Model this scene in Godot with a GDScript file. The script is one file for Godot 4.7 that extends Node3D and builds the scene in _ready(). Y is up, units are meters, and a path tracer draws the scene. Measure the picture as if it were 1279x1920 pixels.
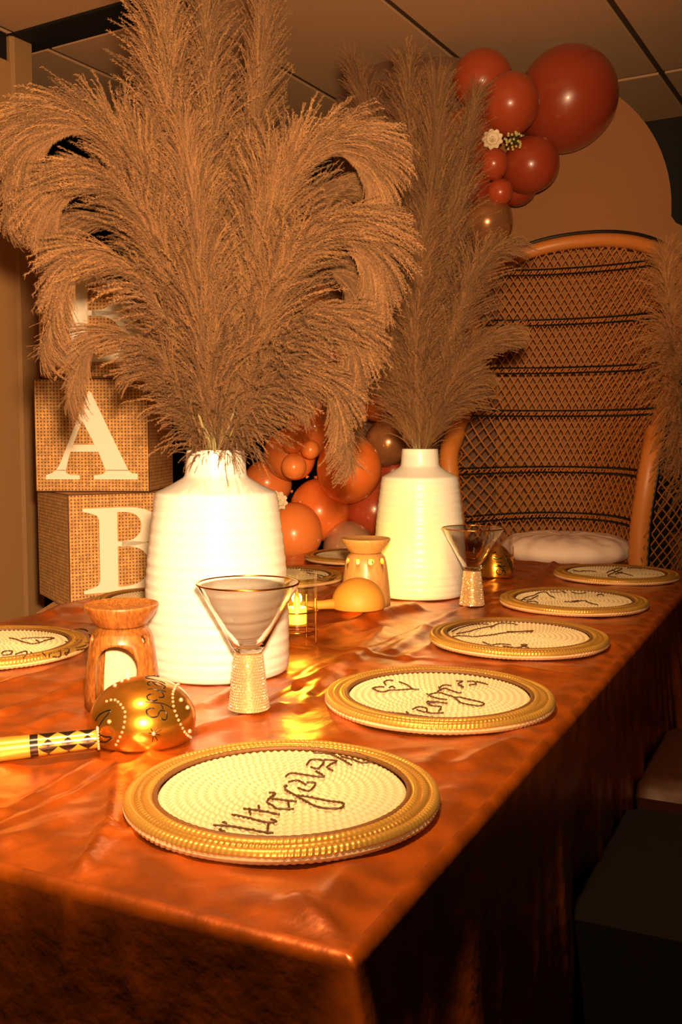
extends Node3D

# ---------------------------------------------------------------- mesh building
class MB:
	var v := PackedVector3Array()
	var uv := PackedVector2Array()
	var ix := PackedInt32Array()
	func vert(p: Vector3, t := Vector2.ZERO) -> int:
		v.append(p)
		uv.append(t)
		return v.size() - 1
	func tri(a: int, b: int, c: int) -> void:   # a, b, c counter-clockwise seen from outside
		ix.append(a)
		ix.append(c)
		ix.append(b)
	func grid(ni: int, nj: int, f: Callable, wrap_j := false) -> void:   # f(i, j) -> [Vector3, Vector2]; outside is di x dj
		var s := v.size()
		var mj := nj if wrap_j else nj + 1
		for i in ni + 1:
			for j in mj:
				var q = f.call(i, j)
				vert(q[0], q[1])
		for i in ni:
			for j in nj:
				var j2 := (j + 1) % mj if wrap_j else j + 1
				var a := s + i * mj + j
				var b := s + (i + 1) * mj + j
				var c := s + (i + 1) * mj + j2
				var d := s + i * mj + j2
				tri(a, b, c)
				tri(a, c, d)
	func lathe(prof: Array, seg: int, centre := Vector3.ZERO) -> void:   # prof runs up the outside: Vector2(radius, height)
		var n := prof.size() - 1
		grid(n, seg, func(i: int, j: int):
			var p: Vector2 = prof[i]
			var a := TAU * j / seg
			return [centre + Vector3(p.x * cos(a), p.y, p.x * sin(a)), Vector2(float(j) / seg, float(i) / n)], true)
	func tube(pts: Array, rad: Array, sides := 6, caps := true) -> void:
		var n := pts.size()
		var s := v.size()
		var t0: Vector3 = (pts[1] - pts[0]).normalized()
		var nn := t0.cross(Vector3.UP if absf(t0.y) < 0.9 else Vector3.RIGHT).normalized()
		for i in n:
			var t: Vector3 = (pts[mini(i + 1, n - 1)] - pts[maxi(i - 1, 0)]).normalized()
			nn = (nn - t * nn.dot(t)).normalized()
			var bb := t.cross(nn)
			var rr: float = rad[i] if rad.size() > 1 else rad[0]
			for k in sides:
				var a := TAU * k / sides
				vert(pts[i] + (nn * cos(a) + bb * sin(a)) * rr, Vector2(float(k) / sides, float(i) / (n - 1)))
		for i in n - 1:
			for k in sides:
				var k2 := (k + 1) % sides
				var a := s + i * sides + k
				var b := s + i * sides + k2
				var c := s + (i + 1) * sides + k2
				var d := s + (i + 1) * sides + k
				tri(a, b, c)
				tri(a, c, d)
		if caps:
			for k in range(1, sides - 1):
				tri(s, s + k + 1, s + k)
				var e := s + (n - 1) * sides
				tri(e, e + k, e + k + 1)
	func face(p: Array, hint: Vector3, t: Array = []) -> void:   # a flat convex polygon with corners of its own
		var m := (p[1] - p[0] as Vector3).cross(p[2] - p[0])
		var s := v.size()
		for k in p.size():
			vert(p[k], t[k] if t.size() else Vector2.ZERO)
		for k in range(1, p.size() - 1):
			if m.dot(hint) > 0:
				tri(s, s + k, s + k + 1)
			else:
				tri(s, s + k + 1, s + k)
	func box(size: Vector3, b := 0.004, at := Vector3.ZERO, turn := Basis()) -> void:   # bevelled
		var h := size / 2
		b = minf(b, minf(h.x, minf(h.y, h.z)) * 0.5)
		for ax in 3:
			for sg in [-1.0, 1.0]:
				var q := []
				var t := []
				for c in [[-1, -1], [1, -1], [1, 1], [-1, 1]]:
					var p := Vector3.ZERO
					var a1 := (ax + 1) % 3
					var a2 := (ax + 2) % 3
					p[ax] = sg * h[ax]
					p[a1] = c[0] * (h[a1] - b)
					p[a2] = c[1] * (h[a2] - b)
					q.append(at + turn * p)
					var w := p / maxf(size.x, maxf(size.y, size.z))
					t.append(Vector2([w.z, w.x, w.x][ax], [w.y, w.z, w.y][ax]) + Vector2(0.5, 0.5))
				var nrm := Vector3.ZERO
				nrm[ax] = sg
				face(q, turn * nrm, t)
		for ax in 3:   # edges along ax
			var a1 := (ax + 1) % 3
			var a2 := (ax + 2) % 3
			for s1 in [-1.0, 1.0]:
				for s2 in [-1.0, 1.0]:
					var q := []
					for e in [[-1, 0], [1, 0], [1, 1], [-1, 1]]:
						var p := Vector3.ZERO
						p[ax] = e[0] * (h[ax] - b)
						p[a1] = s1 * (h[a1] - (b if e[1] else 0.0))
						p[a2] = s2 * (h[a2] - (0.0 if e[1] else b))
						q.append(at + turn * p)
					var nrm := Vector3.ZERO
					nrm[a1] = s1
					nrm[a2] = s2
					face(q, turn * nrm)
		for sx in [-1.0, 1.0]:
			for sy in [-1.0, 1.0]:
				for sz in [-1.0, 1.0]:
					var q := [Vector3(sx * h.x, sy * (h.y - b), sz * (h.z - b)), Vector3(sx * (h.x - b), sy * h.y, sz * (h.z - b)), Vector3(sx * (h.x - b), sy * (h.y - b), sz * h.z)]
					face([at + turn * q[0], at + turn * q[1], at + turn * q[2]], turn * Vector3(sx, sy, sz))
	func prism(poly: PackedVector2Array, z0: float, z1: float, xf := Transform3D()) -> void:   # polygon in x, y pulled along z
		if Geometry2D.is_polygon_clockwise(poly):
			poly.reverse()
		var t := Geometry2D.triangulate_polygon(poly)
		for k in range(0, t.size(), 3):
			var q := [poly[t[k]], poly[t[k + 1]], poly[t[k + 2]]]
			face([xf * Vector3(q[0].x, q[0].y, z1), xf * Vector3(q[1].x, q[1].y, z1), xf * Vector3(q[2].x, q[2].y, z1)], xf.basis.z, q)
			face([xf * Vector3(q[0].x, q[0].y, z0), xf * Vector3(q[1].x, q[1].y, z0), xf * Vector3(q[2].x, q[2].y, z0)], -xf.basis.z, q)
		for k in poly.size():
			var a := poly[k]
			var b := poly[(k + 1) % poly.size()]
			face([xf * Vector3(a.x, a.y, z0), xf * Vector3(b.x, b.y, z0), xf * Vector3(b.x, b.y, z1), xf * Vector3(a.x, a.y, z1)], xf.basis * Vector3(b.y - a.y, a.x - b.x, 0))
	func ball(at: Vector3, r: float, n := 8) -> void:
		var prof := []
		for i in n + 1:
			var a := -PI / 2 + PI * i / n
			prof.append(Vector2(maxf(r * cos(a), 1e-5), r * sin(a)))
		lathe(prof, n * 2, at)
	func done() -> ArrayMesh:
		var nrm := PackedVector3Array()
		nrm.resize(v.size())
		for k in range(0, ix.size(), 3):
			var a := v[ix[k]]
			var w := (v[ix[k + 2]] - a).cross(v[ix[k + 1]] - a)
			nrm[ix[k]] += w
			nrm[ix[k + 1]] += w
			nrm[ix[k + 2]] += w
		for k in nrm.size():
			nrm[k] = nrm[k].normalized() if nrm[k].length_squared() > 1e-30 else Vector3.UP
		var a := []
		a.resize(Mesh.ARRAY_MAX)
		a[Mesh.ARRAY_VERTEX] = v
		a[Mesh.ARRAY_NORMAL] = nrm
		a[Mesh.ARRAY_TEX_UV] = uv
		a[Mesh.ARRAY_INDEX] = ix
		var m := ArrayMesh.new()
		m.add_surface_from_arrays(Mesh.PRIMITIVE_TRIANGLES, a)
		return m

# ---------------------------------------------------------------- naming
var used := {}
var M := {}
var rng := RandomNumberGenerator.new()

func numbered(called: String) -> String:
	used[called] = used.get(called, -1) + 1
	return called if used[called] == 0 else "%s_%03d" % [called, used[called]]

func metas(o: Node, label: String, category := "", group := "") -> void:
	o.set_meta("label", label)
	if category:
		o.set_meta("category", category)
	if group:
		o.set_meta("group", group)

func thing(called: String, label: String, category: String, at := Vector3.ZERO, turn := 0.0, group := "") -> Node3D:
	var o := Node3D.new()
	o.name = numbered(called)
	add_child(o)
	o.position = at
	o.rotation.y = turn
	metas(o, label, category, group)
	return o

func part(called: String, mesh: Mesh, m: Material, parent: Node, at := Vector3.ZERO) -> MeshInstance3D:
	var o := MeshInstance3D.new()
	o.name = called
	o.mesh = mesh
	o.material_override = m
	o.position = at
	parent.add_child(o, true)
	return o

func struct(called: String, mesh: Mesh, m: Material, label: String, at := Vector3.ZERO, turn := 0.0) -> MeshInstance3D:
	var o := part(called, mesh, m, self, at)
	o.rotation.y = turn
	o.set_meta("kind", "structure")
	metas(o, label, called.get_slice("_", 0))
	return o

func dup(root: Node3D, at: Vector3, turn: float, label: String) -> Node3D:
	var r: Node3D = root.duplicate()
	r.name = numbered(String(root.name).rstrip("0123456789").trim_suffix("_"))
	add_child(r)
	r.position = at
	r.rotation.y = turn
	r.set_meta("label", label)
	return r

func scatter(called: String, mesh: Mesh, m: Material, xfs: Array, cols: Array, parent: Node) -> MultiMeshInstance3D:
	var mm := MultiMesh.new()
	mm.transform_format = MultiMesh.TRANSFORM_3D
	mm.use_colors = cols.size() > 0
	mm.mesh = mesh
	mm.instance_count = xfs.size()
	for k in xfs.size():
		mm.set_instance_transform(k, xfs[k])
		if cols.size():
			mm.set_instance_color(k, cols[k])
	var o := MultiMeshInstance3D.new()
	o.name = called
	o.multimesh = mm
	o.material_override = m
	o.set_meta("kind", "stuff")
	parent.add_child(o, true)
	return o

# ---------------------------------------------------------------- materials
func mat(c: Color, rough := 0.6, metal := 0.0) -> StandardMaterial3D:
	var m := StandardMaterial3D.new()
	m.albedo_color = c
	m.roughness = rough
	m.metallic = metal
	return m

func noise_tex(freq: float, ramp: Array, size := 512, oct := 4, normal := false, kind := FastNoiseLite.TYPE_SIMPLEX_SMOOTH, bump := 4.0) -> NoiseTexture2D:
	var n := FastNoiseLite.new()
	n.noise_type = kind
	n.frequency = freq
	n.fractal_octaves = oct
	n.seed = 7
	var t := NoiseTexture2D.new()
	t.width = size
	t.height = size
	t.seamless = true
	t.noise = n
	if normal:
		t.as_normal_map = true
		t.bump_strength = bump
	if ramp.size():
		var g := Gradient.new()
		var off := PackedFloat32Array()
		var cs := PackedColorArray()
		for k in ramp.size():
			off.append(ramp[k][0])
			cs.append(ramp[k][1])
		g.offsets = off
		g.colors = cs
		t.color_ramp = g
	return t

func hexc(s: String) -> Color:
	return Color.html(s)

func wood(a: String, b: String, seed_freq := 0.02) -> StandardMaterial3D:
	var m := mat(Color.WHITE, 0.45)
	m.albedo_texture = noise_tex(seed_freq, [[0.2, hexc(a)], [0.45, hexc(b)], [0.55, hexc(a)], [0.75, hexc(b)], [0.9, hexc(a)]], 512, 3)
	m.uv1_triplanar = true
	m.uv1_scale = Vector3(9, 2.2, 9)
	m.clearcoat_enabled = true
	m.clearcoat = 0.25
	m.clearcoat_roughness = 0.25
	return m

func burlap_image() -> ImageTexture:
	var n := 512
	var cells := 34
	var im := Image.create(n, n, true, Image.FORMAT_RGB8)
	var nz := FastNoiseLite.new()
	nz.frequency = 0.02
	nz.seed = 3
	for y in n:
		for x in n:
			var fx := fposmod(float(x) / n * cells, 1.0)
			var fy := fposmod(float(y) / n * cells + 0.15 * nz.get_noise_2d(x * 3.0, y), 1.0)
			var cx := int(float(x) / n * cells)
			var cy := int(float(y) / n * cells)
			var hx := 1.0 - absf(fx - 0.5) * 2.0
			var hy := 1.0 - absf(fy - 0.5) * 2.0
			var over := (cx + cy) % 2 == 0
			var hole := (1.0 - smoothstep(0.30, 0.46, hx)) * (1.0 - smoothstep(0.30, 0.46, hy))
			var th := (0.86 + 0.16 * sin(hx * PI * 0.5)) if over else (0.84 + 0.16 * sin(hy * PI * 0.5))
			th *= 0.92 + 0.16 * nz.get_noise_2d(cx * 37.0, y * 0.7) + 0.1 * nz.get_noise_2d(x * 0.7, cy * 41.0)
			var c := Color(0.86, 0.66, 0.42) * th
			c = c.lerp(Color(0.34, 0.19, 0.08), hole * 0.95)
			im.set_pixel(x, y, c)
	im.generate_mipmaps()
	return ImageTexture.create_from_image(im)

func harlequin_image() -> ImageTexture:   # paint of the handle: plain gold, a black band, then black and gold lozenges
	var w := 128
	var h := 512
	var im := Image.create(w, h, true, Image.FORMAT_RGB8)
	var gold := Color(0.86, 0.60, 0.22)
	var black := Color(0.10, 0.07, 0.05)
	for y in h:
		for x in w:
			var t := float(y) / h
			var c := gold
			if t > 0.50 and t < 0.56:
				c = black
			elif t >= 0.56:
				var a := (t - 0.56) / 0.145
				var b := float(x) / w * 4.0
				if (int(floor(a + b)) + int(floor(a - b + 64.0))) % 2 == 0:
					c = black
			im.set_pixel(x, y, c)
	im.generate_mipmaps()
	return ImageTexture.create_from_image(im)

# ---------------------------------------------------------------- the scene
func _ready() -> void:
	var cam := Camera3D.new()
	cam.name = "camera"
	cam.position = Vector3(0, 1.0816, 0)
	cam.rotation.x = -0.077633
	cam.fov = 54.50
	cam.near = 0.05
	cam.far = 60.0
	cam.current = true
	add_child(cam)
	var env := Environment.new()
	env.background_mode = Environment.BG_COLOR
	env.background_color = Color(0.02, 0.015, 0.01)
	env.tonemap_mode = Environment.TONE_MAPPER_LINEAR
	env.tonemap_exposure = 1.0
	env.sdfgi_enabled = true
	env.ssao_enabled = true
	env.ssil_enabled = true
	var we := WorldEnvironment.new()
	we.name = "world"
	we.environment = env
	add_child(we)
	# the photographer's flash, just above the lens and turned up towards the flowers
	var flash := SpotLight3D.new()
	flash.name = "flash"
	flash.position = Vector3(0.02, 1.17, -0.05)
	flash.rotation = Vector3(deg_to_rad(11), deg_to_rad(13), 0)
	flash.light_color = Color(1.0, 0.80, 0.58)
	flash.light_energy = 11.0
	flash.light_size = 0.025
	flash.spot_angle = 44.0
	flash.spot_angle_attenuation = 0.75
	flash.spot_range = 14.0
	flash.spot_attenuation = 2.0
	flash.shadow_enabled = true
	add_child(flash)
	# a ceiling spot over the table's front end
	var down := SpotLight3D.new()
	down.name = "ceiling_spot_light"
	down.position = Vector3(-0.26, CEIL - 0.04, -0.71)
	down.rotation = Vector3(deg_to_rad(-88), 0, 0)
	down.light_color = Color(1.0, 0.80, 0.55)
	down.light_energy = 7.0
	down.light_size = 0.05
	down.spot_angle = 55.0
	down.spot_angle_attenuation = 0.8
	down.spot_range = 14.0
	down.spot_attenuation = 2.0
	down.shadow_enabled = true
	add_child(down)

	make_materials()
	build_room()
	build_boards()
	build_table()
	build_peacock_chair()
	build_boxes()
	banquet_chair("dark covered chair drawn up to the table's front corner", Vector3(0.2959, 0, -1.299), -deg_to_rad(26), M.chair_dark)
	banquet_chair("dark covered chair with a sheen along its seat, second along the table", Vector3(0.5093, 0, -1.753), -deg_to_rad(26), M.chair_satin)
	build_balloons()
	vase("white ribbed vase standing closest to the front, full of tall pampas", Vector3(-0.209, 0.68, -1.661), Vector3(1, 1, 1))
	vase("white ribbed vase farther along the table, lit yellow on one side", Vector3(0.195, 0.68, -2.456), Vector3(0.93, 0.975, 0.93))
	build_plates()
	cocktail_glass("gold-rimmed cocktail glass with rhinestone stem before the near white vase", Vector3(-0.1331, 0.68, -1.411))
	cocktail_glass("gold-rimmed cocktail glass with rhinestone stem before the far white vase", Vector3(0.3053, 0.68, -2.293), 0.98)
	var b1: Vector3 = Vector3(-0.3218, 0.68, -1.44)
	burner("grained brown oil burner with unlit candle, beside the near white vase", b1, 0.02, M.wood_brown)
	tealight("unlit clear tealight inside the brown oil burner", Vector3(b1.x + 0.008, seat_y(b1, 0.05), b1.z + 0.004), false, M.clear_cup)
	var b2: Vector3 = Vector3(0.0551, 0.68, -2.185)
	burner("pale wooden oil burner with glowing round holes before the far white vase", b2, deg_to_rad(153), M.wood_pale)
	tealight("lit tealight glowing inside the pale oil burner", Vector3(b2.x, seat_y(b2, 0.05), b2.z), true, M.lit_cup, 0.10)
	build_domes()
	candle_holder("glass candle holder in gold wire beside the near white vase", Vector3(-0.0841, 0.68, -1.873), 0.35, "lit tealight in the candle holder beside the near vase", 0.05)
	candle_holder("glass candle holder in gold wire by the cushion, behind the far glass", Vector3(0.4377, 0.68, -2.747), 0.5, "lit tealight in the candle holder behind the far glass", 0.05)
	build_planter()
	build_pampas()

func make_materials() -> void:
	var m: StandardMaterial3D
	m = mat(Color(0.76, 0.37, 0.06), 0.36, 0.5)   # copper satin
	m.albedo_texture = noise_tex(0.012, [[0.25, Color(0.80, 0.80, 0.80)], [0.75, Color(1, 1, 1)]], 512, 5)
	m.normal_enabled = true
	m.normal_texture = noise_tex(0.02, [], 512, 5, true, FastNoiseLite.TYPE_SIMPLEX_SMOOTH, 3.0)
	m.normal_scale = 0.38
	m.clearcoat_enabled = true
	m.clearcoat = 0.6
	m.clearcoat_roughness = 0.30
	M.satin = m
	M.dark_metal = mat(Color(0.10, 0.09, 0.08), 0.6)
	M.straw = mat(Color(0.76, 0.69, 0.55), 0.75)
	M.straw_edge = mat(Color(0.80, 0.66, 0.50), 0.7)
	M.brown_thread = mat(Color(0.42, 0.27, 0.12), 0.6)
	M.gold_thread = mat(Color(0.83, 0.65, 0.31), 0.34, 0.6)
	M.gold_thread2 = mat(Color(0.74, 0.56, 0.26), 0.38, 0.6)
	M.ink_thread = mat(Color(0.30, 0.19, 0.09), 0.5)
	m = mat(Color.WHITE, 0.32)
	m.albedo_texture = noise_tex(0.09, [[0.0, Color(0.52, 0.44, 0.36)], [0.16, Color(0.80, 0.79, 0.77)], [1.0, Color(0.82, 0.81, 0.79)]], 512, 2)
	m.uv1_triplanar = true
	m.uv1_scale = Vector3(5, 5, 5)
	M.ceramic = m
	M.stem = mat(Color(0.48, 0.44, 0.28), 0.7)
	m = mat(Color(0.50, 0.36, 0.23), 0.9)
	m.vertex_color_use_as_albedo = true
	m.backlight_enabled = true
	m.backlight = Color(0.5, 0.42, 0.3)
	M.pampas = m
	M.wood_brown = wood("#a86a2c", "#6e3f16", 0.012)
	M.wood_pale = wood("#c99a5c", "#b98748", 0.010)
	M.ochre = mat(Color(0.80, 0.56, 0.22), 0.55)
	m = mat(Color(0.80, 0.55, 0.18), 0.26, 0.9)
	m.clearcoat_enabled = true
	m.clearcoat = 0.5
	m.clearcoat_roughness = 0.08
	M.gold_paint = m
	m = mat(Color.WHITE, 0.28, 0.35)
	m.albedo_texture = harlequin_image()
	m.clearcoat_enabled = true
	m.clearcoat = 0.5
	m.clearcoat_roughness = 0.1
	M.harlequin = m
	M.black_paint = mat(Color(0.05, 0.04, 0.03), 0.3)
	M.gem = mat(Color(0.95, 0.88, 0.76), 0.12, 0.7)
	M.gem_bed = mat(Color(0.70, 0.54, 0.32), 0.4, 0.4)
	M.gold = mat(Color(0.80, 0.55, 0.25), 0.2, 1.0)
	m = mat(Color(1, 1, 1, 0.0), 0.0)
	m.refraction_enabled = true
	m.refraction_scale = 0.03
	M.glass = m
	m = mat(Color(1, 0.98, 0.94, 0.0), 0.02)
	m.transparency = BaseMaterial3D.TRANSPARENCY_ALPHA
	M.pane = m
	m = mat(Color(1, 1, 1, 0.25), 0.1)
	m.transparency = BaseMaterial3D.TRANSPARENCY_ALPHA
	M.clear_plastic = m
	M.raw_wood = mat(Color(0.90, 0.80, 0.66), 0.7)
	M.clear_cup = mat(Color(0.82, 0.76, 0.70), 0.3)
	m = mat(Color(1.0, 0.85, 0.3), 0.4)
	m.emission_enabled = true
	m.emission = Color(1.0, 0.78, 0.12)
	m.emission_energy_multiplier = 6.0
	M.flame = m
	m = mat(Color(0.95, 0.85, 0.5), 0.4)
	m.emission_enabled = true
	m.emission = Color(1.0, 0.72, 0.06)
	m.emission_energy_multiplier = 0.8
	M.lit_cup = m
	m = mat(Color.WHITE, 0.8)
	m.albedo_texture = burlap_image()
	M.burlap = m
	M.letter = mat(Color(0.93, 0.90, 0.84), 0.6)
	for q in [["terra", Color(0.68, 0.29, 0.17)], ["terra2", Color(0.62, 0.25, 0.15)], ["orange", Color(0.97, 0.56, 0.28)], ["orange2", Color(0.95, 0.50, 0.22)]]:
		m = mat(q[1], 0.30)
		m.clearcoat_enabled = true
		m.clearcoat = 0.4
		m.clearcoat_roughness = 0.06
		M[q[0]] = m
	m = mat(Color(0.62, 0.42, 0.27), 0.25, 0.35)
	m.clearcoat_enabled = true
	m.clearcoat = 0.6
	m.clearcoat_roughness = 0.08
	M.pearl = m
	M.pearl2 = m.duplicate()
	M.pearl2.albedo_color = Color(0.80, 0.62, 0.48)
	M.gold_balloon = m.duplicate()
	M.gold_balloon.albedo_color = Color(0.86, 0.62, 0.25)
	M.gold_balloon.metallic = 0.8
	M.petal = mat(Color(0.93, 0.88, 0.78), 0.7)
	M.berry = mat(Color(0.78, 0.74, 0.48), 0.5)
	M.leaf = mat(Color(0.25, 0.32, 0.14), 0.6)
	M.wicker = mat(Color(0.72, 0.45, 0.20), 0.5)
	M.cane = mat(Color(0.80, 0.50, 0.23), 0.42)
	M.black_cane = mat(Color(0.04, 0.03, 0.02), 0.5)
	M.cushion = mat(Color(0.98, 0.90, 0.84), 0.85)
	M.chair_dark = mat(Color(0.05, 0.022, 0.014), 0.9)
	M.chair_dark.metallic_specular = 0.25
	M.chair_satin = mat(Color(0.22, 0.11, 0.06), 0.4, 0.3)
	M.board_tan = mat(Color(0.64, 0.44, 0.27), 0.75)
	M.board_brown = mat(Color(0.42, 0.30, 0.22), 0.75)
	m = mat(Color(0.62, 0.52, 0.42), 0.4, 0.5)
	M.silver = m
	M.carpet = mat(Color(0.13, 0.10, 0.08), 0.95)
	M.carpet.albedo_texture = noise_tex(0.2, [[0.3, Color(0.7, 0.7, 0.7)], [0.7, Color(1, 1, 1)]], 256, 3)
	M.carpet.uv1_triplanar = true
	M.grid_bar = mat(Color(0.34, 0.26, 0.20), 0.7)
	M.tile = mat(Color.WHITE, 0.9)
	M.tile.albedo_texture = noise_tex(0.25, [[0.3, Color(0.86, 0.68, 0.52)], [0.7, Color(0.93, 0.75, 0.58)]], 256, 3)
	M.tile.uv1_triplanar = true
	M.tile.uv1_scale = Vector3(2, 2, 2)
	M.black_trim = mat(Color(0.10, 0.08, 0.06), 0.8)
	M.wall_tan = mat(Color(0.80, 0.62, 0.40), 0.85)
	M.post = mat(Color(0.74, 0.58, 0.39), 0.7)
	M.wall_dark = mat(Color(0.17, 0.16, 0.155), 0.9)
	M.black_glass = mat(Color(0.015, 0.015, 0.018), 0.25)
	M.lamp_glow = mat(Color(1, 0.9, 0.75), 0.4)
	M.lamp_glow.emission_enabled = true
	M.lamp_glow.emission = Color(1.0, 0.80, 0.55)
	M.lamp_glow.emission_energy_multiplier = 2.0
	M.grey_board = mat(Color(0.40, 0.37, 0.35), 0.7)

# ---------------------------------------------------------------- places (metres; the camera stands over x = z = 0 and looks along -z)
const TABLE := 0.68
const ALONG := Vector3(0.43837, 0, -0.89879)    # along the table, away from the camera
const ACROSS := Vector3(0.89879, 0, 0.43837)
const U0 := 0.664
const U1 := 3.09
const R0 := -1.595
const R1 := -0.312
const CEIL := 2.78
const ROOM_A := Vector3(0.5, 0, -0.8660254)     # the room's own two directions
const ROOM_B := Vector3(0.8660254, 0, 0.5)
const ROOM_TURN := -PI / 6

func room(p: float, a: float, y: float) -> Vector3:
	return ROOM_B * p + ROOM_A * a + Vector3(0, y, 0)

func on_table(u: float, r: float, y := TABLE) -> Vector3:
	return ALONG * u + ACROSS * r + Vector3(0, y, 0)

# ---------------------------------------------------------------- the cloth
var ridges := []
var cloth_noise := FastNoiseLite.new()
var warp_noise := FastNoiseLite.new()
var fine_noise := FastNoiseLite.new()

func cloth_h(u: float, r: float) -> float:
	var edge := minf(minf(u - U0, U1 - u), minf(r - R0, R1 - r))
	var k := smoothstep(0.0125, 0.04, edge)
	var h := 0.0018 * (cloth_noise.get_noise_2d(u * 100.0, r * 100.0) + 1.0) + 0.0016 * (1.0 - absf(fine_noise.get_noise_2d(u * 100.0, r * 100.0)) * 2.0) + 0.0030 * (1.0 - absf(warp_noise.get_noise_2d(u * 100.0, r * 100.0)) * 2.2)
	var p := Vector2(u, r)
	for q in ridges:
		var c := Geometry2D.get_closest_point_to_segment(p, q[0], q[1])
		var d := c.distance_to(p)
		if d < q[2] * 3.0:
			h += q[3] * exp(-d * d / (q[2] * q[2]))
	return h * k

func seat_y(pos: Vector3, rad: float) -> float:   # the cloth's height under a thing that stands on it
	var u := pos.dot(ALONG)
	var r := pos.dot(ACROSS)
	var s := cloth_h(u, r)
	for k in 12:
		var a := TAU * k / 12
		s = maxf(s, cloth_h(u + rad * cos(a), r + rad * sin(a)))
	return TABLE + s

func build_table() -> void:
	cloth_noise.frequency = 0.055
	cloth_noise.seed = 11
	warp_noise.frequency = 0.028
	warp_noise.seed = 5
	warp_noise.fractal_octaves = 2
	fine_noise.frequency = 0.075
	fine_noise.seed = 17
	fine_noise.fractal_octaves = 2
	ridges = [
		[Vector2(0.960, -0.778), Vector2(0.777, -0.641), 0.007, 0.006],
		[Vector2(0.777, -0.641), Vector2(0.672, -0.595), 0.008, 0.008],
		[Vector2(0.762, -0.628), Vector2(0.800, -0.594), 0.006, 0.005],
		[Vector2(1.316, -0.687), Vector2(1.492, -0.712), 0.008, -0.006],
		[Vector2(1.259, -0.683), Vector2(1.353, -0.696), 0.02, 0.006],
		[Vector2(1.735, -0.893), Vector2(1.931, -0.864), 0.022, 0.016],
		[Vector2(1.931, -0.864), Vector2(2.064, -0.825), 0.022, 0.022],
		[Vector2(1.573, -0.746), Vector2(1.840, -0.800), 0.018, 0.008],
		[Vector2(1.664, -0.707), Vector2(1.904, -0.732), 0.014, 0.006],
		[Vector2(1.565, -0.763), Vector2(1.382, -0.711), 0.02, 0.006],
		[Vector2(0.761, -0.772), Vector2(0.925, -0.781), 0.01, 0.006],
		[Vector2(1.030, -1.040), Vector2(1.240, -1.058), 0.01, 0.008],
		[Vector2(0.936, -0.946), Vector2(1.076, -0.964), 0.014, 0.006],
		[Vector2(1.029, -0.755), Vector2(1.250, -0.714), 0.012, 0.007],
		[Vector2(1.197, -0.810), Vector2(1.295, -0.816), 0.012, 0.006],
		[Vector2(1.362, -0.753), Vector2(1.494, -0.769), 0.016, 0.008],
		[Vector2(2.481, -0.665), Vector2(3.048, -0.750), 0.009, 0.008],
		[Vector2(1.900, -0.361), Vector2(1.874, -0.308), 0.008, 0.006],
		[Vector2(2.398, -0.835), Vector2(2.623, -0.798), 0.012, 0.006],
		[Vector2(1.670, -1.528), Vector2(2.062, -1.605), 0.025, 0.014],
		[Vector2(1.734, -1.501), Vector2(1.940, -1.492), 0.02, 0.01],
		[Vector2(2.521, -1.367), Vector2(2.756, -1.234), 0.015, 0.005],
		[Vector2(2.267, -1.105), Vector2(2.033, -1.046), 0.012, 0.008],
		[Vector2(1.952, -0.632), Vector2(1.634, -0.668), 0.014, 0.005],
		[Vector2(1.120, -0.381), Vector2(1.237, -0.355), 0.014, 0.006],
		[Vector2(0.733, -0.367), Vector2(0.895, -0.400), 0.02, 0.005],
		[Vector2(0.721, -0.392), Vector2(0.671, -0.325), 0.012, 0.007],
		[Vector2(0.976, -0.436), Vector2(1.146, -0.418), 0.02, 0.005],
		[Vector2(0.860, -0.871), Vector2(0.963, -0.891), 0.012, 0.004],
		[Vector2(0.700, -0.711), Vector2(0.771, -0.701), 0.016, 0.005],
		[Vector2(0.680, -0.745), Vector2(2.900, -0.735), 0.006, 0.004],
		[Vector2(0.985, -1.550), Vector2(0.985, -0.370), 0.006, 0.0035],
		[Vector2(1.620, -1.500), Vector2(1.630, -0.370), 0.007, 0.0035],
		[Vector2(2.300, -1.550), Vector2(2.300, -0.370), 0.007, 0.003],
		[Vector2(0.680, -1.170), Vector2(2.800, -1.180), 0.007, 0.0035]]
	var b := MB.new()
	var inset := 0.012
	var nu := 360
	var nr := 190
	b.grid(nu, nr, func(i: int, j: int):
		var u := lerpf(U0 + inset, U1 - inset, float(i) / nu)
		var r := lerpf(R0 + inset, R1 - inset, float(j) / nr)
		return [on_table(u, r, TABLE + cloth_h(u, r)), Vector2(u, r) * 2.0])
	# the hanging sides: once round the edge, over a small roll and down
	var corner := [Vector2(U0, R0), Vector2(U0, R1), Vector2(U1, R1), Vector2(U1, R0)]
	var out := [Vector2(-1, 0), Vector2(0, 1), Vector2(1, 0), Vector2(0, -1)]
	var cut := [190, 360, 190, 360]
	var ring := []
	var s_at := 0.0
	for k in 4:
		var a: Vector2 = corner[k]
		var c: Vector2 = corner[(k + 1) % 4]
		var n: int = cut[k]
		for i in n:
			var f := float(i) / n
			var d := c - a
			var e := minf(f, 1.0 - f) * d.length()
			var o: Vector2 = out[k]
			var nb: Vector2 = out[(k + 3) % 4] if f < 0.5 else out[(k + 1) % 4]
			var turn := 0.5 * (1.0 - smoothstep(0.0, 0.03, e))
			ring.append([a.lerp(c, f), (o * (1.0 - turn) + nb * turn).normalized(), e, k, s_at + f * d.length()])
		s_at += (c - a).length()
	var m := ring.size()
	var drop := 0.655
	var dn := FastNoiseLite.new()
	dn.frequency = 0.022
	dn.seed = 21
	var fine := FastNoiseLite.new()
	fine.frequency = 0.09
	fine.seed = 8
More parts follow.
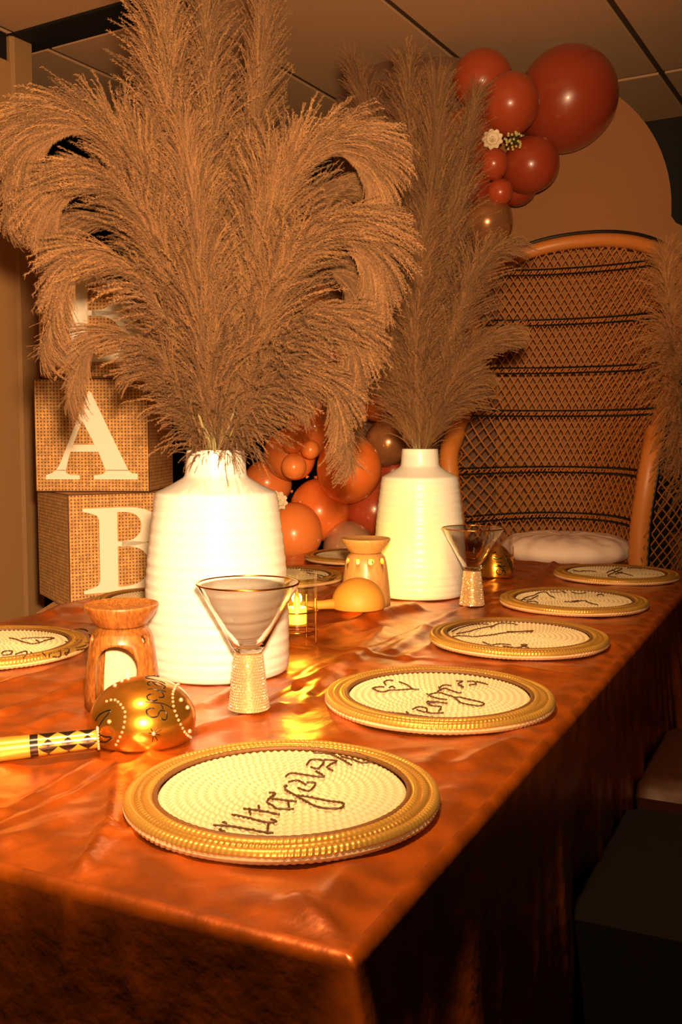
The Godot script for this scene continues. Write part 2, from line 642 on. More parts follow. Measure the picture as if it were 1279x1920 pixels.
	b.grid(m, 40, func(i: int, j: int):
		var q = ring[i % m]
		var p: Vector2 = q[0]
		var o: Vector2 = q[1]
		var y := TABLE
		var off := 0.0
		if j <= 6:
			var a := PI / 2 * j / 6
			off = inset * (sin(a) - 1.0)
			y = TABLE - inset * (1.0 - cos(a))
			if j == 0:
				p = Vector2(clampf(p.x, U0 + inset, U1 - inset), clampf(p.y, R0 + inset, R1 - inset))
				off = 0.0
		else:
			var t := float(j - 6) / 34
			y = TABLE - inset - t * drop
			var d := t * drop
			var amp: float = [0.007, 0.05, 0.03, 0.03][q[3]]
			var wave := dn.get_noise_2d(q[4] * 100.0 + d * 22.0, 3.0 + d * 12.0) + 0.25 * fine.get_noise_2d(q[4] * 100.0 + d * 30.0, d * 9.0)
			var free := smoothstep(0.0, 0.30, d)
			off = amp * (wave + 0.35) * free + 0.02 * d
			off += exp(-pow(q[2] / (0.016 + 0.055 * t), 2.0)) * (0.016 * smoothstep(0.0, 0.05, d) + 0.09 * d)
			if q[3] == 0:   # pressed creases down the front
				var cr := absf(q[4] - 1.000)
				off += 0.0035 * exp(-cr * cr / 0.00003) * smoothstep(0.0, 0.02, d)
				var c2 := absf(q[4] - 1.05 - d * 0.35)
				off += 0.0025 * exp(-c2 * c2 / 0.00012) * smoothstep(0.0, 0.06, d)
		var w := p + o * off
		return [on_table(w.x, w.y, y), Vector2(q[4], y) * 2.0])
	var cloth := part("tablecloth", b.done(), M.satin, self)
	metas(cloth, "wrinkled copper satin cloth covering the long table and hanging down its sides", "tablecloth")
	var t := thing("folding_table", "long folding table hidden under the copper satin cloth", "table", on_table((U0 + U1) / 2, (R0 + R1) / 2, 0), -deg_to_rad(26))
	var tb := MB.new()
	tb.box(Vector3(R1 - R0 - 0.05, 0.03, U1 - U0 - 0.05), 0.006, Vector3(0, TABLE - 0.019, 0))
	part("table_top", tb.done(), M.dark_metal, t)
	for sx in [-1, 1]:
		for sz in [-1, 1]:
			var lg := MB.new()
			lg.tube([Vector3(sx * 0.5, 0, sz * 1.05), Vector3(sx * 0.5, 0.63, sz * 1.05)], [0.016], 10)
			part("leg", lg.done(), M.dark_metal, t)

# ---------------------------------------------------------------- woven plates
var plate_parts := {}

func coil(rad: float, thick: float, y: float, bumps: int, sides := 8) -> ArrayMesh:
	var b := MB.new()
	var n := bumps * 4
	b.grid(sides, n, func(i: int, j: int):
		var a := TAU * j / n
		var th := -TAU * i / sides
		var k := thick * (1.0 + 0.085 * cos(a * bumps + th * 0.8) * (0.7 + 0.5 * sin(a * 7.0 + rad * 900.0)) + 0.03 * sin(a * 11.0 + rad * 500.0))
		var rr := rad + k * cos(th)
		return [Vector3(rr * cos(a), y + k * sin(th), rr * sin(a)), Vector2(a * 3.0, th)], true)
	return b.done()

func make_plate_meshes() -> void:
	var b := MB.new()
	var rings := 13
	var pitch := 0.0103
	var ni := rings * 4
	var nj := 400
	b.grid(ni, nj, func(i: int, j: int):
		var a := TAU * j / nj
		var r := maxf(pitch * rings * (1.0 - float(i) / ni), 0.0004)
		var k := floorf((r - 0.0001) / pitch)
		var stitches := maxf(6.0, roundf(TAU * (k + 0.5) * pitch / 0.0085))
		var f := fposmod(r / pitch, 1.0)
		var y := 0.0085 + 0.0042 * pow(sin(PI * f), 0.7) * (0.66 + 0.34 * cos(a * stitches + f * 2.4))
		return [Vector3(r * cos(a), y, r * sin(a)), Vector2(r * cos(a), r * sin(a)) * 4.0], true)
	plate_parts.centre = b.done()
	plate_parts.ring = coil(0.1368, 0.0030, 0.0125, 84, 6)
	plate_parts.rims = [coil(0.1440, 0.0056, 0.0102, 150), coil(0.1543, 0.0056, 0.0098, 165), coil(0.1640, 0.0056, 0.0092, 176)]
	plate_parts.edge = coil(0.1648, 0.0052, 0.0046, 130)

func plate(label: String, c: Vector3, strokes: Array, tilt := Vector3.ZERO, turn := 0.0) -> void:
	c.y = seat_y(c, 0.16)
	var t := thing("woven_charger_plate", label, "plate", c, 0, "woven charger plates on the copper cloth")
	t.rotation = tilt
	var o := part("coiled_centre", plate_parts.centre, M.straw, t)
	o.rotation.y = turn
	part("trim_coil", plate_parts.ring, M.brown_thread, t).rotation.y = turn
	for k in 3:
		part("rim_coil", plate_parts.rims[k], [M.gold_thread, M.gold_thread2, M.gold_thread][k], t).rotation.y = turn + k
	part("edge_coil", plate_parts.edge, M.straw_edge, t).rotation.y = turn
	if strokes.size():
		var b := MB.new()
		for s in strokes:
			var pts := []
			for k in range(0, s.size(), 2):
				pts.append(Vector3(s[k] * 0.001, 0.0138, s[k + 1] * 0.001))
			b.tube(beaded(spline(pts, pts.size() * 4) if pts.size() > 2 else pts, 0.0024), bead_radii, 5)
		part("lettering", b.done(), M.ink_thread, t)

var bead_radii := []
func beaded(pts: Array, step: float) -> Array:   # a thread couched down in small bumps
	var out := []
	bead_radii = []
	for k in pts.size() - 1:
		var a: Vector3 = pts[k]
		var c: Vector3 = pts[k + 1]
		var n := maxi(1, int(a.distance_to(c) / step))
		for i in n:
			out.append(a.lerp(c, float(i) / n) + Vector3(0, 0.0008 * (i % 2), 0))
	out.append(pts[-1])
	for i in out.size():
		bead_radii.append(0.0009 + 0.0006 * (i % 2))
	return out

func build_plates() -> void:
	make_plate_meshes()
	plate("big woven charger plate with long brown script, at the table's front corner", Vector3(-0.063, 0.68, -1.052), [[-62, 106, -47, 108, -32, 114, -12, 123, -2, 125], [-55, 117, -48, 125], [-54, 99, -49, 103], [-47, 79, -25, 91, -10, 99, -1, 97, -7, 91], [-8, 103, -8, 121], [-37, 63, -21, 68, 1, 79], [-31, 63, -28, 79], [-22, 55, -20, 68], [-14, 17, -7, 21, -14, 43, -7, 55, -2, 63, 15, 64], [-11, 34, 3, 39, 17, 43], [8, 43, 10, 63], [1, -1, 4, -4, 3, 8, 17, 30, 32, 51, 43, 61, 61, 63, 66, 51, 61, 45, 49, 41, 36, 34, 17, 26], [1, -32, 7, -44, 21, -39, 38, -32, 45, -33], [5, -15, 15, -20, 25, -6], [16, 3, 29, 12, 35, -11, 25, -13], [23, -70, 29, -91, 43, -85, 37, -59, 28, -65], [34, -49, 44, -34], [43, -91, 58, -85, 47, -65, 54, -52], [30, -116, 47, -113, 63, -91, 75, -72], [63, -102, 77, -91, 87, -80, 100, -83], [68, -118, 83, -113, 96, -94]], Vector3.ZERO, 0.1)
	plate("woven charger plate with dark cursive word and small heart mark, second along the table", Vector3(0.1457, 0.68, -1.453), [[-80, -59, -73, -73, -64, -71], [-80, -59, -77, -46], [-56, -63, -43, -39, -38, -20, -28, -17], [-38, -20, -51, -15, -65, -12, -73, -12, -81, -3, -89, -5, -98, -23, -86, -33, -80, -30], [-73, -26, -68, -35, -64, -24], [-89, 106, -68, 111, -54, 117, -39, 124, -21, 132, -4, 135], [-56, 106, -52, 119], [-46, 92, -36, 79, -26, 87, -29, 106, -40, 95], [-27, 106, -20, 111, -4, 109], [6, 62, -6, 56, -22, 59, -20, 50, -6, 53], [-22, 62, -17, 73, -5, 79, -10, 100], [-19, 8, -14, 23, -4, 35, 8, 41], [-15, 11, -1, 2, 8, 11, 19, 29, 25, 56, 36, 67, 50, 74, 58, 64, 53, 53, 39, 40, 28, 29, 19, 29], [-2, -4, 11, -23, 17, -14, 28, 2, 33, 2], [2, -23, 12, -43, 23, -39], [4, -10, 2, -30], [33, -69, 43, -66, 34, -49, 40, -30, 37, -43], [50, -66, 60, -66, 62, -49, 50, -43], [64, -63, 79, -46]], Vector3.ZERO, 0.7)
	plate("woven charger plate whose script hugs its inner side, third along the table", Vector3(0.3392, 0.68, -1.88), [[-125, -18, -110, -48, -86, -79, -63, -96, -42, -96], [-119, 2, -93, -18, -74, -42, -37, -75], [-130, 30, -110, 21, -88, 30, -59, 17, -20, -8, 35, -28], [-18, -22, 5, -18, 31, -18], [-79, 76, -68, 103, -48, 94, -31, 103], [-47, 111, -25, 128, -2, 103, -13, 103, -3, 128], [-44, -58, -21, -100, 4, -104, 14, -89]], Vector3.ZERO, 1.4)
	plate("woven charger plate with a lone dark letter in its middle, near the far cocktail glass", Vector3(0.5421, 0.68, -2.298), [[-129, 35, -103, -16, -85, -37, -62, -80, -46, -91, -47, -37, -42, -6], [-122, 55, -101, 45, -95, 64], [-122, 15, -107, 25, -74, -37], [-35, -91, -12, -85], [-5, -103, 0, -76], [17, -91, 26, -69, 45, -76, 51, -85], [64, -37, 80, -59, 81, -37], [-32, 49, -10, 55, 15, 35, 21, 64, 33, 97], [5, 35, -15, 49]], Vector3.ZERO, 2.2)
	plate("woven charger plate at the far corner below the wicker chair's cushion", Vector3(0.7676, 0.68, -2.756), [[-32, 24, 21, -66, 37, -66, -4, 9, -43, 80, -27, 108], [-4, -20, 8, 24, 24, 80], [-16, 52, 16, 9], [-111, -35, -102, -6, -78, -20, -53, -6], [52, -72, 80, -81, 92, -66]], Vector3.ZERO, 2.9)
	plate("woven charger plate with a dark leaf shape and lettering, beside the checkered ladle", Vector3(-0.64, 0.68, -1.805), [[14, -46, 29, -34, 53, -8, 73, 7, 83, -1, 90, -19, 100, -42, 84, -49, 66, -46, 39, -38], [71, -23, 82, -8], [46, 90, 45, 70, 58, 70, 63, 96, 52, 103], [72, 96, 77, 77, 83, 70, 92, 96, 96, 129], [93, 77, 106, 103, 118, 110], [114, 83, 130, 113], [137, 116, 131, 90, 140, 83, 143, 70, 154, 110, 143, 113], [146, 56, 154, 53, 162, 96, 155, 83, 162, 77], [162, 42, 169, 35, 176, 18], [169, 60, 186, 42, 190, 28], [129, -12, 136, -8, 144, -23, 159, -19], [137, -4, 156, -1, 174, -4, 177, -15], [156, -77, 166, -61, 163, -53], [108, -109, 117, -126, 129, -130, 146, -109]], Vector3.ZERO, 0.5)
	plate("woven charger plate mostly hidden behind the near white vase", Vector3(-0.4, 0.68, -2.262), [], Vector3.ZERO, 1.1)
	plate("woven charger plate with dark script between the candle holder and the pale oil burner", Vector3(-0.165, 0.68, -2.7), [[70, -24, 98, 9, 131, 56, 153, 9], [92, 102, 119, 132, 145, 102], [99, 41, 127, 102, 153, 72], [50, -74, 87, -57]], Vector3.ZERO, 1.9)
	plate("woven charger plate under the pearl balloon at the table's far end", Vector3(0.052, 0.68, -3.139), [], Vector3.ZERO, 2.6)

# ---------------------------------------------------------------- vases
func vase(label: String, at: Vector3, sc: Vector3) -> Node3D:
	at.y = seat_y(at, 0.12 * sc.x)
	var t := thing("ribbed_vase", label, "vase", at, 0, "white ribbed vases")
	var prof := [Vector2(0.0001, 0.004), Vector2(0.10, 0.002), Vector2(0.1155, 0.0), Vector2(0.1195, 0.004), Vector2(0.121, 0.011)]
	var body := [Vector2(0.121, 0.011), Vector2(0.1208, 0.09), Vector2(0.117, 0.17), Vector2(0.1095, 0.24), Vector2(0.1022, 0.293)]
	var nz := FastNoiseLite.new()
	nz.frequency = 0.5
	nz.seed = 4
	for k in range(1, 121):
		var f := k / 120.0 * 4.0
		var s := mini(int(f), 3)
		var p: Vector2 = body[s].cubic_interpolate(body[s + 1], body[maxi(s - 1, 0)], body[mini(s + 2, 4)], f - s)
		p.x += 0.00042 * sin(p.y * TAU / 0.0185 + 2.0 * nz.get_noise_1d(p.y * 60.0)) + 0.0005 * nz.get_noise_1d(p.y * 500.0)
		prof.append(p)
	for q in [[0.1012, 0.2975], [0.0985, 0.3005], [0.092, 0.3035], [0.078, 0.3105], [0.064, 0.3185], [0.0555, 0.3235], [0.0520, 0.3275], [0.0508, 0.333], [0.0500, 0.345], [0.0488, 0.360], [0.0480, 0.3685], [0.0468, 0.3702], [0.0452, 0.369], [0.0446, 0.36], [0.0455, 0.33], [0.052, 0.315], [0.088, 0.295], [0.106, 0.22], [0.110, 0.03], [0.0001, 0.012]]:
		prof.append(Vector2(q[0], q[1]))
	var b := MB.new()
	b.lathe(prof, 96)
	var o := part("body", b.done(), M.ceramic, t)
	o.scale = sc
	return t

# ---------------------------------------------------------------- pampas grass
var frond_meshes := []

func make_fronds() -> void:   # a hanging strand of the plume, one unit long: starts along +y, bends towards +x, furred with spikelets
	for kind in 4:
		var b := MB.new()
		rng.seed = 40 + kind
		var bend: float = [0.8, 1.0, 1.15, 0.9][kind]
		var pts := []
		var dirs := []
		var p := Vector3.ZERO
		var sway := rng.randf_range(-0.25, 0.25)
		var n := 14
		for i in n + 1:
			var f := float(i) / n
			var a := bend * pow(f, 1.4)
			var d := Vector3(sin(a) + 0.10 * sin(f * 9.0 + kind), cos(a), sway * sin(f * 3.0) * 0.5 + 0.12 * sin(f * 11.0 + kind * 2.0)).normalized()
			pts.append(p)
			dirs.append(d)
			p += d / n
		b.tube(pts, [0.0034, 0.0032, 0.003, 0.0028, 0.0027, 0.0026, 0.0025, 0.0024, 0.0023, 0.0022, 0.002, 0.0018, 0.0016, 0.0014, 0.001], 3, false)
		var count := 240
		for k in count:
			var f := 0.10 + 0.90 * float(k) / count
			var x := f * n
			var i := mini(int(x), n - 1)
			var q: Vector3 = pts[i].lerp(pts[i + 1], x - i)
			var d: Vector3 = dirs[i]
			var side := d.cross(Vector3(rng.randf_range(-1, 1), rng.randf_range(-1, 1), rng.randf_range(-1, 1))).normalized()
			var open := rng.randf_range(0.2, 0.8)
			var ln := rng.randf_range(0.026, 0.060) * (1.0 - 0.30 * f) * smoothstep(0.02, 0.3, f)
			var e := (d * cos(open) + side * sin(open)).normalized()
			var w := e.cross(Vector3(rng.randf_range(-1, 1), rng.randf_range(-1, 1), rng.randf_range(-1, 1))).normalized() * rng.randf_range(0.0016, 0.0028)
			var m := q + e * ln * 0.45
			var a1 := b.vert(q)
			var a2 := b.vert(m + w)
			var a3 := b.vert(q + e * ln)
			var a4 := b.vert(m - w)
			b.tri(a1, a2, a3)
			b.tri(a1, a3, a4)
		frond_meshes.append(b.done())

func spline(c: Array, n: int) -> Array:
	var out := []
	for i in n + 1:
		var f := float(i) / n * (c.size() - 1)
		var s := mini(int(f), c.size() - 2)
		out.append((c[s] as Vector3).cubic_interpolate(c[s + 1], c[maxi(s - 1, 0)], c[mini(s + 2, c.size() - 1)], f - s))
	return out

# a plume: its stem follows the points; strands of about length `ln` leave it from `from` (0..1) on
func plume(label: String, group: String, pts: Array, ln: float, count: int, wide: float, from := 0.16, tone := 1.0, seed_no := 1, loose := 0.0) -> void:
	rng.seed = 1000 + seed_no
	var base: Vector3 = pts[0]
	var t := thing("pampas_plume", label, "pampas grass", base, 0, group)
	var path := spline(pts, 60)
	var local := []
	for p in path:
		local.append(p - base)
	var rad := []
	for i in local.size():
		rad.append(0.0030 * (1.0 - 0.8 * float(i) / 60))
	var sb := MB.new()
	sb.tube(local, rad, 6)
	part("stem", sb.done(), M.stem, t)
	var list := []
	var tints := []
	for k in int(count * 2.8):
		var f := from + (1.0 - from) * pow(rng.randf(), 0.9)
		var x := minf(f, 0.999) * 60
		var i := int(x)
		var p: Vector3 = local[i].lerp(local[i + 1], x - i)
		var tn: Vector3 = (local[i + 1] - local[i]).normalized()
		var any := Vector3(rng.randfn(), rng.randfn(), rng.randfn()).normalized() + Vector3.DOWN * 1.4 * (1.0 - smoothstep(0.75, 0.98, tn.y))
		var nrm := (any - tn * any.dot(tn)).normalized()
		var open := wide * lerpf(1.0, 0.5, f) * rng.randf_range(0.2, 1.1) + loose * rng.randf()
		var d := (tn * cos(open) + nrm * sin(open)).normalized()
		var g := Vector3.DOWN + nrm * 0.55 + Vector3(rng.randf_range(-0.3, 0.3), 0, rng.randf_range(-0.3, 0.3))
		var bx := (g - d * g.dot(d)).normalized()
		var l := ln * rng.randf_range(0.6, 1.15) * (1.0 - 0.62 * f * f) * smoothstep(from - 0.25, from + 0.12, f) * (1.0 - 0.65 * maxf(0.0, nrm.y) * (1.0 - smoothstep(0.8, 0.97, tn.y)))
		var limp := rng.randf_range(0.3, 1.0) if tn.y > 0.85 else rng.randf_range(0.5, 1.7)
		list.append(Transform3D(Basis(bx * l * limp, d * l, bx.cross(d) * l * (1.0 if rng.randf() < 0.5 else -1.0)), p))
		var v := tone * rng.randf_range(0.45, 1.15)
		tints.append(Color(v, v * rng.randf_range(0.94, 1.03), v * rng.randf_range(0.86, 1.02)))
	scatter("plumage", frond_meshes[seed_no % frond_meshes.size()], M.pampas, list, tints, t)

func build_pampas() -> void:
	make_fronds()
	var g1 := "pampas plumes in the near vase"
	plume("tallest pampas plume of the near vase, leaning to the post's side", g1, [Vector3(-0.2135, 1.023, -1.69), Vector3(-0.2411, 1.239, -1.697), Vector3(-0.2756, 1.512, -1.698), Vector3(-0.2943, 1.744, -1.696), Vector3(-0.3038, 1.935, -1.691)], 0.22, 620, 0.32, 0.09, 1, 1, 0)
	plume("tall pampas plume rising straight up from the near vase", g1, [Vector3(-0.2135, 1.023, -1.69), Vector3(-0.221, 1.261, -1.739), Vector3(-0.2282, 1.533, -1.78), Vector3(-0.2403, 1.792, -1.821), Vector3(-0.2478, 2.038, -1.86)], 0.22, 620, 0.32, 0.09, 0.95, 2, 0)
	plume("tall pampas plume of the near vase that leans towards the balloons", g1, [Vector3(-0.2135, 1.023, -1.69), Vector3(-0.1862, 1.263, -1.759), Vector3(-0.1619, 1.543, -1.821), Vector3(-0.1424, 1.808, -1.862), Vector3(-0.1313, 2.021, -1.899)], 0.19, 560, 0.27, 0.09, 0.95, 3, 0)
	plume("pampas plume of the near vase arching high over the post", g1, [Vector3(-0.2135, 1.023, -1.69), Vector3(-0.2534, 1.255, -1.679), Vector3(-0.2933, 1.415, -1.651), Vector3(-0.3361, 1.514, -1.639), Vector3(-0.3853, 1.559, -1.622), Vector3(-0.439, 1.553, -1.601), Vector3(-0.4892, 1.503, -1.597), Vector3(-0.5118, 1.453, -1.594)], 0.19, 760, 0.26, 0.09, 1.05, 4, 0.05)
	plume("pampas plume of the near vase arching just above the topmost box", g1, [Vector3(-0.2135, 1.023, -1.69), Vector3(-0.2516, 1.225, -1.636), Vector3(-0.28, 1.353, -1.586), Vector3(-0.3176, 1.427, -1.552), Vector3(-0.3658, 1.455, -1.534), Vector3(-0.4141, 1.439, -1.532), Vector3(-0.4406, 1.391, -1.529)], 0.17, 600, 0.28, 0.09, 1.05, 5, 0.05)
	plume("pampas plume of the near vase drooping across the topmost box", g1, [Vector3(-0.2135, 1.023, -1.69), Vector3(-0.2528, 1.189, -1.613), Vector3(-0.285, 1.289, -1.541), Vector3(-0.3291, 1.339, -1.504), Vector3(-0.3756, 1.328, -1.484), Vector3(-0.4148, 1.273, -1.479), Vector3(-0.4343, 1.218, -1.475)], 0.15, 210, 0.22, 0.09, 1, 6, 0.05)
	plume("lowest pampas plume of the near vase, drooping over the letter A", g1, [Vector3(-0.2135, 1.023, -1.69), Vector3(-0.2528, 1.137, -1.609), Vector3(-0.291, 1.204, -1.544), Vector3(-0.3336, 1.23, -1.516), Vector3(-0.3753, 1.205, -1.504), Vector3(-0.4033, 1.149, -1.5)], 0.13, 260, 0.3, 0.09, 0.95, 7, 0.05)
	plume("pampas plume of the near vase arching over towards the far pampas", g1, [Vector3(-0.2135, 1.023, -1.69), Vector3(-0.1623, 1.235, -1.657), Vector3(-0.1283, 1.385, -1.629), Vector3(-0.0886, 1.479, -1.616), Vector3(-0.0375, 1.527, -1.609), Vector3(0.0088, 1.522, -1.609), Vector3(0.0428, 1.487, -1.616)], 0.19, 680, 0.28, 0.09, 1.05, 8, 0.05)
	plume("pampas plume of the near vase bending beside the far pampas", g1, [Vector3(-0.2135, 1.023, -1.69), Vector3(-0.1517, 1.19, -1.633), Vector3(-0.1007, 1.312, -1.593), Vector3(-0.0453, 1.384, -1.578), Vector3(0.0004, 1.384, -1.578), Vector3(0.0381, 1.345, -1.585), Vector3(0.0552, 1.304, -1.592)], 0.18, 640, 0.28, 0.09, 1, 9, 0.05)
	plume("pampas plume of the near vase drooping before the gold balloons", g1, [Vector3(-0.2135, 1.023, -1.69), Vector3(-0.1473, 1.147, -1.63), Vector3(-0.0922, 1.229, -1.586), Vector3(-0.0456, 1.257, -1.578), Vector3(0.0004, 1.228, -1.576), Vector3(0.0257, 1.17, -1.582)], 0.16, 520, 0.28, 0.09, 0.95, 10, 0.05)
	plume("lowest pampas plume of the near vase with strands hanging over orange balloons", g1, [Vector3(-0.2135, 1.023, -1.69), Vector3(-0.1517, 1.112, -1.627), Vector3(-0.1013, 1.166, -1.591), Vector3(-0.0498, 1.173, -1.572), Vector3(-0.008, 1.127, -1.568), Vector3(0.0131, 1.052, -1.573)], 0.14, 380, 0.3, 0.09, 0.95, 11, 0.1)
	plume("short pampas plume in the middle front of the near vase", g1, [Vector3(-0.2135, 1.023, -1.69), Vector3(-0.2142, 1.163, -1.611), Vector3(-0.2203, 1.296, -1.591), Vector3(-0.2297, 1.428, -1.592), Vector3(-0.2423, 1.528, -1.599)], 0.18, 480, 0.36, 0.09, 1, 12, 0)
	plume("short pampas plume of the near vase behind the front ones, beside the tall trio", g1, [Vector3(-0.2135, 1.023, -1.69), Vector3(-0.1843, 1.165, -1.651), Vector3(-0.1623, 1.305, -1.662), Vector3(-0.1403, 1.419, -1.671), Vector3(-0.1235, 1.518, -1.689)], 0.18, 480, 0.36, 0.05, 0.9, 13, 0)
	plume("pampas plume leaning out between the near vase's arching and upright ones", g1, [Vector3(-0.2135, 1.023, -1.69), Vector3(-0.24, 1.184, -1.673), Vector3(-0.275, 1.356, -1.656), Vector3(-0.3002, 1.465, -1.645), Vector3(-0.3129, 1.54, -1.641)], 0.16, 460, 0.3, 0.09, 0.95, 14, 0)
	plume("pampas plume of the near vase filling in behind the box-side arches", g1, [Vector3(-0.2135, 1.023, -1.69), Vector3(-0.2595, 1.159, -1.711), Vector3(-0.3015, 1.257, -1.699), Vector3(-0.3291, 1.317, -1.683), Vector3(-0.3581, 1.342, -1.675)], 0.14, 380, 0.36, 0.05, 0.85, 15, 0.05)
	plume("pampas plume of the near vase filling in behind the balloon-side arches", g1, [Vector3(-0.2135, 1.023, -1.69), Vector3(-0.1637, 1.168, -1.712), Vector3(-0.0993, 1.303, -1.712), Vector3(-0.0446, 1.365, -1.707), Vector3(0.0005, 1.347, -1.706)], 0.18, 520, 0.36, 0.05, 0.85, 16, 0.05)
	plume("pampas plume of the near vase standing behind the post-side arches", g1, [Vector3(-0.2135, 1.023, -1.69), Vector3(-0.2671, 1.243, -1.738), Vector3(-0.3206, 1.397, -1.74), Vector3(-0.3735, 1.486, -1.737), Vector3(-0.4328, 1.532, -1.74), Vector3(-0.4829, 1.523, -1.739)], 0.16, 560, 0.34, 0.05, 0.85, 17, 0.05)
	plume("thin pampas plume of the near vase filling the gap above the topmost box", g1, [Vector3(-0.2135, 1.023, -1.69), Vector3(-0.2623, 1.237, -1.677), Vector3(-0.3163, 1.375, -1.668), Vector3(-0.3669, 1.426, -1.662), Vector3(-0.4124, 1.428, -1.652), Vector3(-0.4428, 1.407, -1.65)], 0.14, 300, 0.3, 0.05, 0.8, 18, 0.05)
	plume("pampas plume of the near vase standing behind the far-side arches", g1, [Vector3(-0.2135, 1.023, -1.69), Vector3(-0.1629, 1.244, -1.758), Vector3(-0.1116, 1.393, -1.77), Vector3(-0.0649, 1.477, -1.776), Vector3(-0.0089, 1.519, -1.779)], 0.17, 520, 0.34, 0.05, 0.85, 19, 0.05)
	plume("small pampas plume curling at the near vase's neck", g1, [Vector3(-0.2135, 1.023, -1.69), Vector3(-0.2356, 1.094, -1.606), Vector3(-0.2565, 1.145, -1.58), Vector3(-0.2716, 1.178, -1.572), Vector3(-0.2948, 1.185, -1.563)], 0.12, 260, 0.4, 0.05, 0.9, 20, 0.1)
	plume("small pampas plume curling over the near vase's neck towards the balloons", g1, [Vector3(-0.2135, 1.023, -1.69), Vector3(-0.1734, 1.086, -1.625), Vector3(-0.1412, 1.133, -1.609), Vector3(-0.1147, 1.154, -1.6), Vector3(-0.0843, 1.149, -1.59)], 0.13, 280, 0.4, 0.05, 0.9, 21, 0.1)
	var g2 := "pampas plumes in the far vase"
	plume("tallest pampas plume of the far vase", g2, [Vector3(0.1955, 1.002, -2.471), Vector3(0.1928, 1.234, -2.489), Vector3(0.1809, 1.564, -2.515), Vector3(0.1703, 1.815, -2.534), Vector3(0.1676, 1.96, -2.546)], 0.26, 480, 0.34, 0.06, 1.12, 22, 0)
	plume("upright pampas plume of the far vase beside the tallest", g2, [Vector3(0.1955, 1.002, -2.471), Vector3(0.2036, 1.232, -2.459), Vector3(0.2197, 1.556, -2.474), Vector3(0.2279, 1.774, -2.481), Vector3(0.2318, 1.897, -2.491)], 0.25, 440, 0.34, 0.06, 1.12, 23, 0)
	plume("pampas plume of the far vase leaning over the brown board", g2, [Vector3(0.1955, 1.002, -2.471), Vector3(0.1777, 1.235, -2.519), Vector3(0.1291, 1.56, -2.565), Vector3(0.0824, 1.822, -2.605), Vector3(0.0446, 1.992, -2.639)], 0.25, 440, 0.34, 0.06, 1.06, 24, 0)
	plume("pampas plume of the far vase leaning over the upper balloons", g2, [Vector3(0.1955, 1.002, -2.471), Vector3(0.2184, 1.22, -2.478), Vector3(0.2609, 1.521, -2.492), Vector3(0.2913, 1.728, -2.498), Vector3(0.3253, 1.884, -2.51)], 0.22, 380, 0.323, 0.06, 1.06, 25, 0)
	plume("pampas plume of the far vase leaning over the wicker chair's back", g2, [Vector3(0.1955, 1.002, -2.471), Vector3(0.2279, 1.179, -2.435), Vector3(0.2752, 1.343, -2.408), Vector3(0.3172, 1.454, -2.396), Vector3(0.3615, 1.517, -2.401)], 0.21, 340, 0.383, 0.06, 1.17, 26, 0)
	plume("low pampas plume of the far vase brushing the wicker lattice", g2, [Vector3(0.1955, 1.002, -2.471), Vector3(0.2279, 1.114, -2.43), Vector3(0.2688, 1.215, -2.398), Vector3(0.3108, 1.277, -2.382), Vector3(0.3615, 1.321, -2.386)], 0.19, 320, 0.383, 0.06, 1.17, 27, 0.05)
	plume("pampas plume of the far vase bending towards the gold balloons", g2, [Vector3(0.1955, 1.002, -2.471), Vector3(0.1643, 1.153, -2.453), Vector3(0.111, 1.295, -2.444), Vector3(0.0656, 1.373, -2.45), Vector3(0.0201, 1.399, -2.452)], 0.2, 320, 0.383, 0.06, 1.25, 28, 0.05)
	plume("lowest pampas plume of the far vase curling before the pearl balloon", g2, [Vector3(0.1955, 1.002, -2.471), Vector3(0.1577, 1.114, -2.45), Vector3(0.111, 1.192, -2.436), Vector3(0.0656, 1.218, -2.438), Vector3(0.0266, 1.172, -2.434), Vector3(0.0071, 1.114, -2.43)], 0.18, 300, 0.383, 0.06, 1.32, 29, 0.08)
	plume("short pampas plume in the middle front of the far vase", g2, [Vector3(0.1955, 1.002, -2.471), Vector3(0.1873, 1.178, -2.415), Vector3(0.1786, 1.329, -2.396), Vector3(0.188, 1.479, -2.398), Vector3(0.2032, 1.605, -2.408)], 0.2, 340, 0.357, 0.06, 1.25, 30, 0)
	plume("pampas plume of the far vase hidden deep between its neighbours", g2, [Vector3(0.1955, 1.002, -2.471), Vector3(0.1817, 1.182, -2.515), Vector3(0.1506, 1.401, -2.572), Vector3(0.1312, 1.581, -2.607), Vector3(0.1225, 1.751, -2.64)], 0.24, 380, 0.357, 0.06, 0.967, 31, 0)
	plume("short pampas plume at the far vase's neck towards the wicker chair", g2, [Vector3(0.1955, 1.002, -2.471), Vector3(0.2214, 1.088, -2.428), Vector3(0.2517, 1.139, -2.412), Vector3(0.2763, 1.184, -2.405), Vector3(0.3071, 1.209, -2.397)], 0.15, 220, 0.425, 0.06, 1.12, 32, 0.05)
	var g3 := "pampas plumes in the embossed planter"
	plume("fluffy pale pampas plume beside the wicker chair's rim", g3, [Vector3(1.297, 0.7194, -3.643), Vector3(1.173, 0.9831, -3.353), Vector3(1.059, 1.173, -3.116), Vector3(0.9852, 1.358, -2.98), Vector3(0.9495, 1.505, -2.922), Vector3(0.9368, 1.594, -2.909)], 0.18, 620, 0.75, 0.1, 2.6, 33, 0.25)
	plume("pale pampas plume standing behind the chair's fluffy plume", g3, [Vector3(1.297, 0.7194, -3.643), Vector3(1.324, 0.993, -3.684), Vector3(1.332, 1.268, -3.686), Vector3(1.333, 1.539, -3.687), Vector3(1.339, 1.753, -3.703)], 0.25, 420, 0.6, 0.1, 2.3, 34, 0.2)

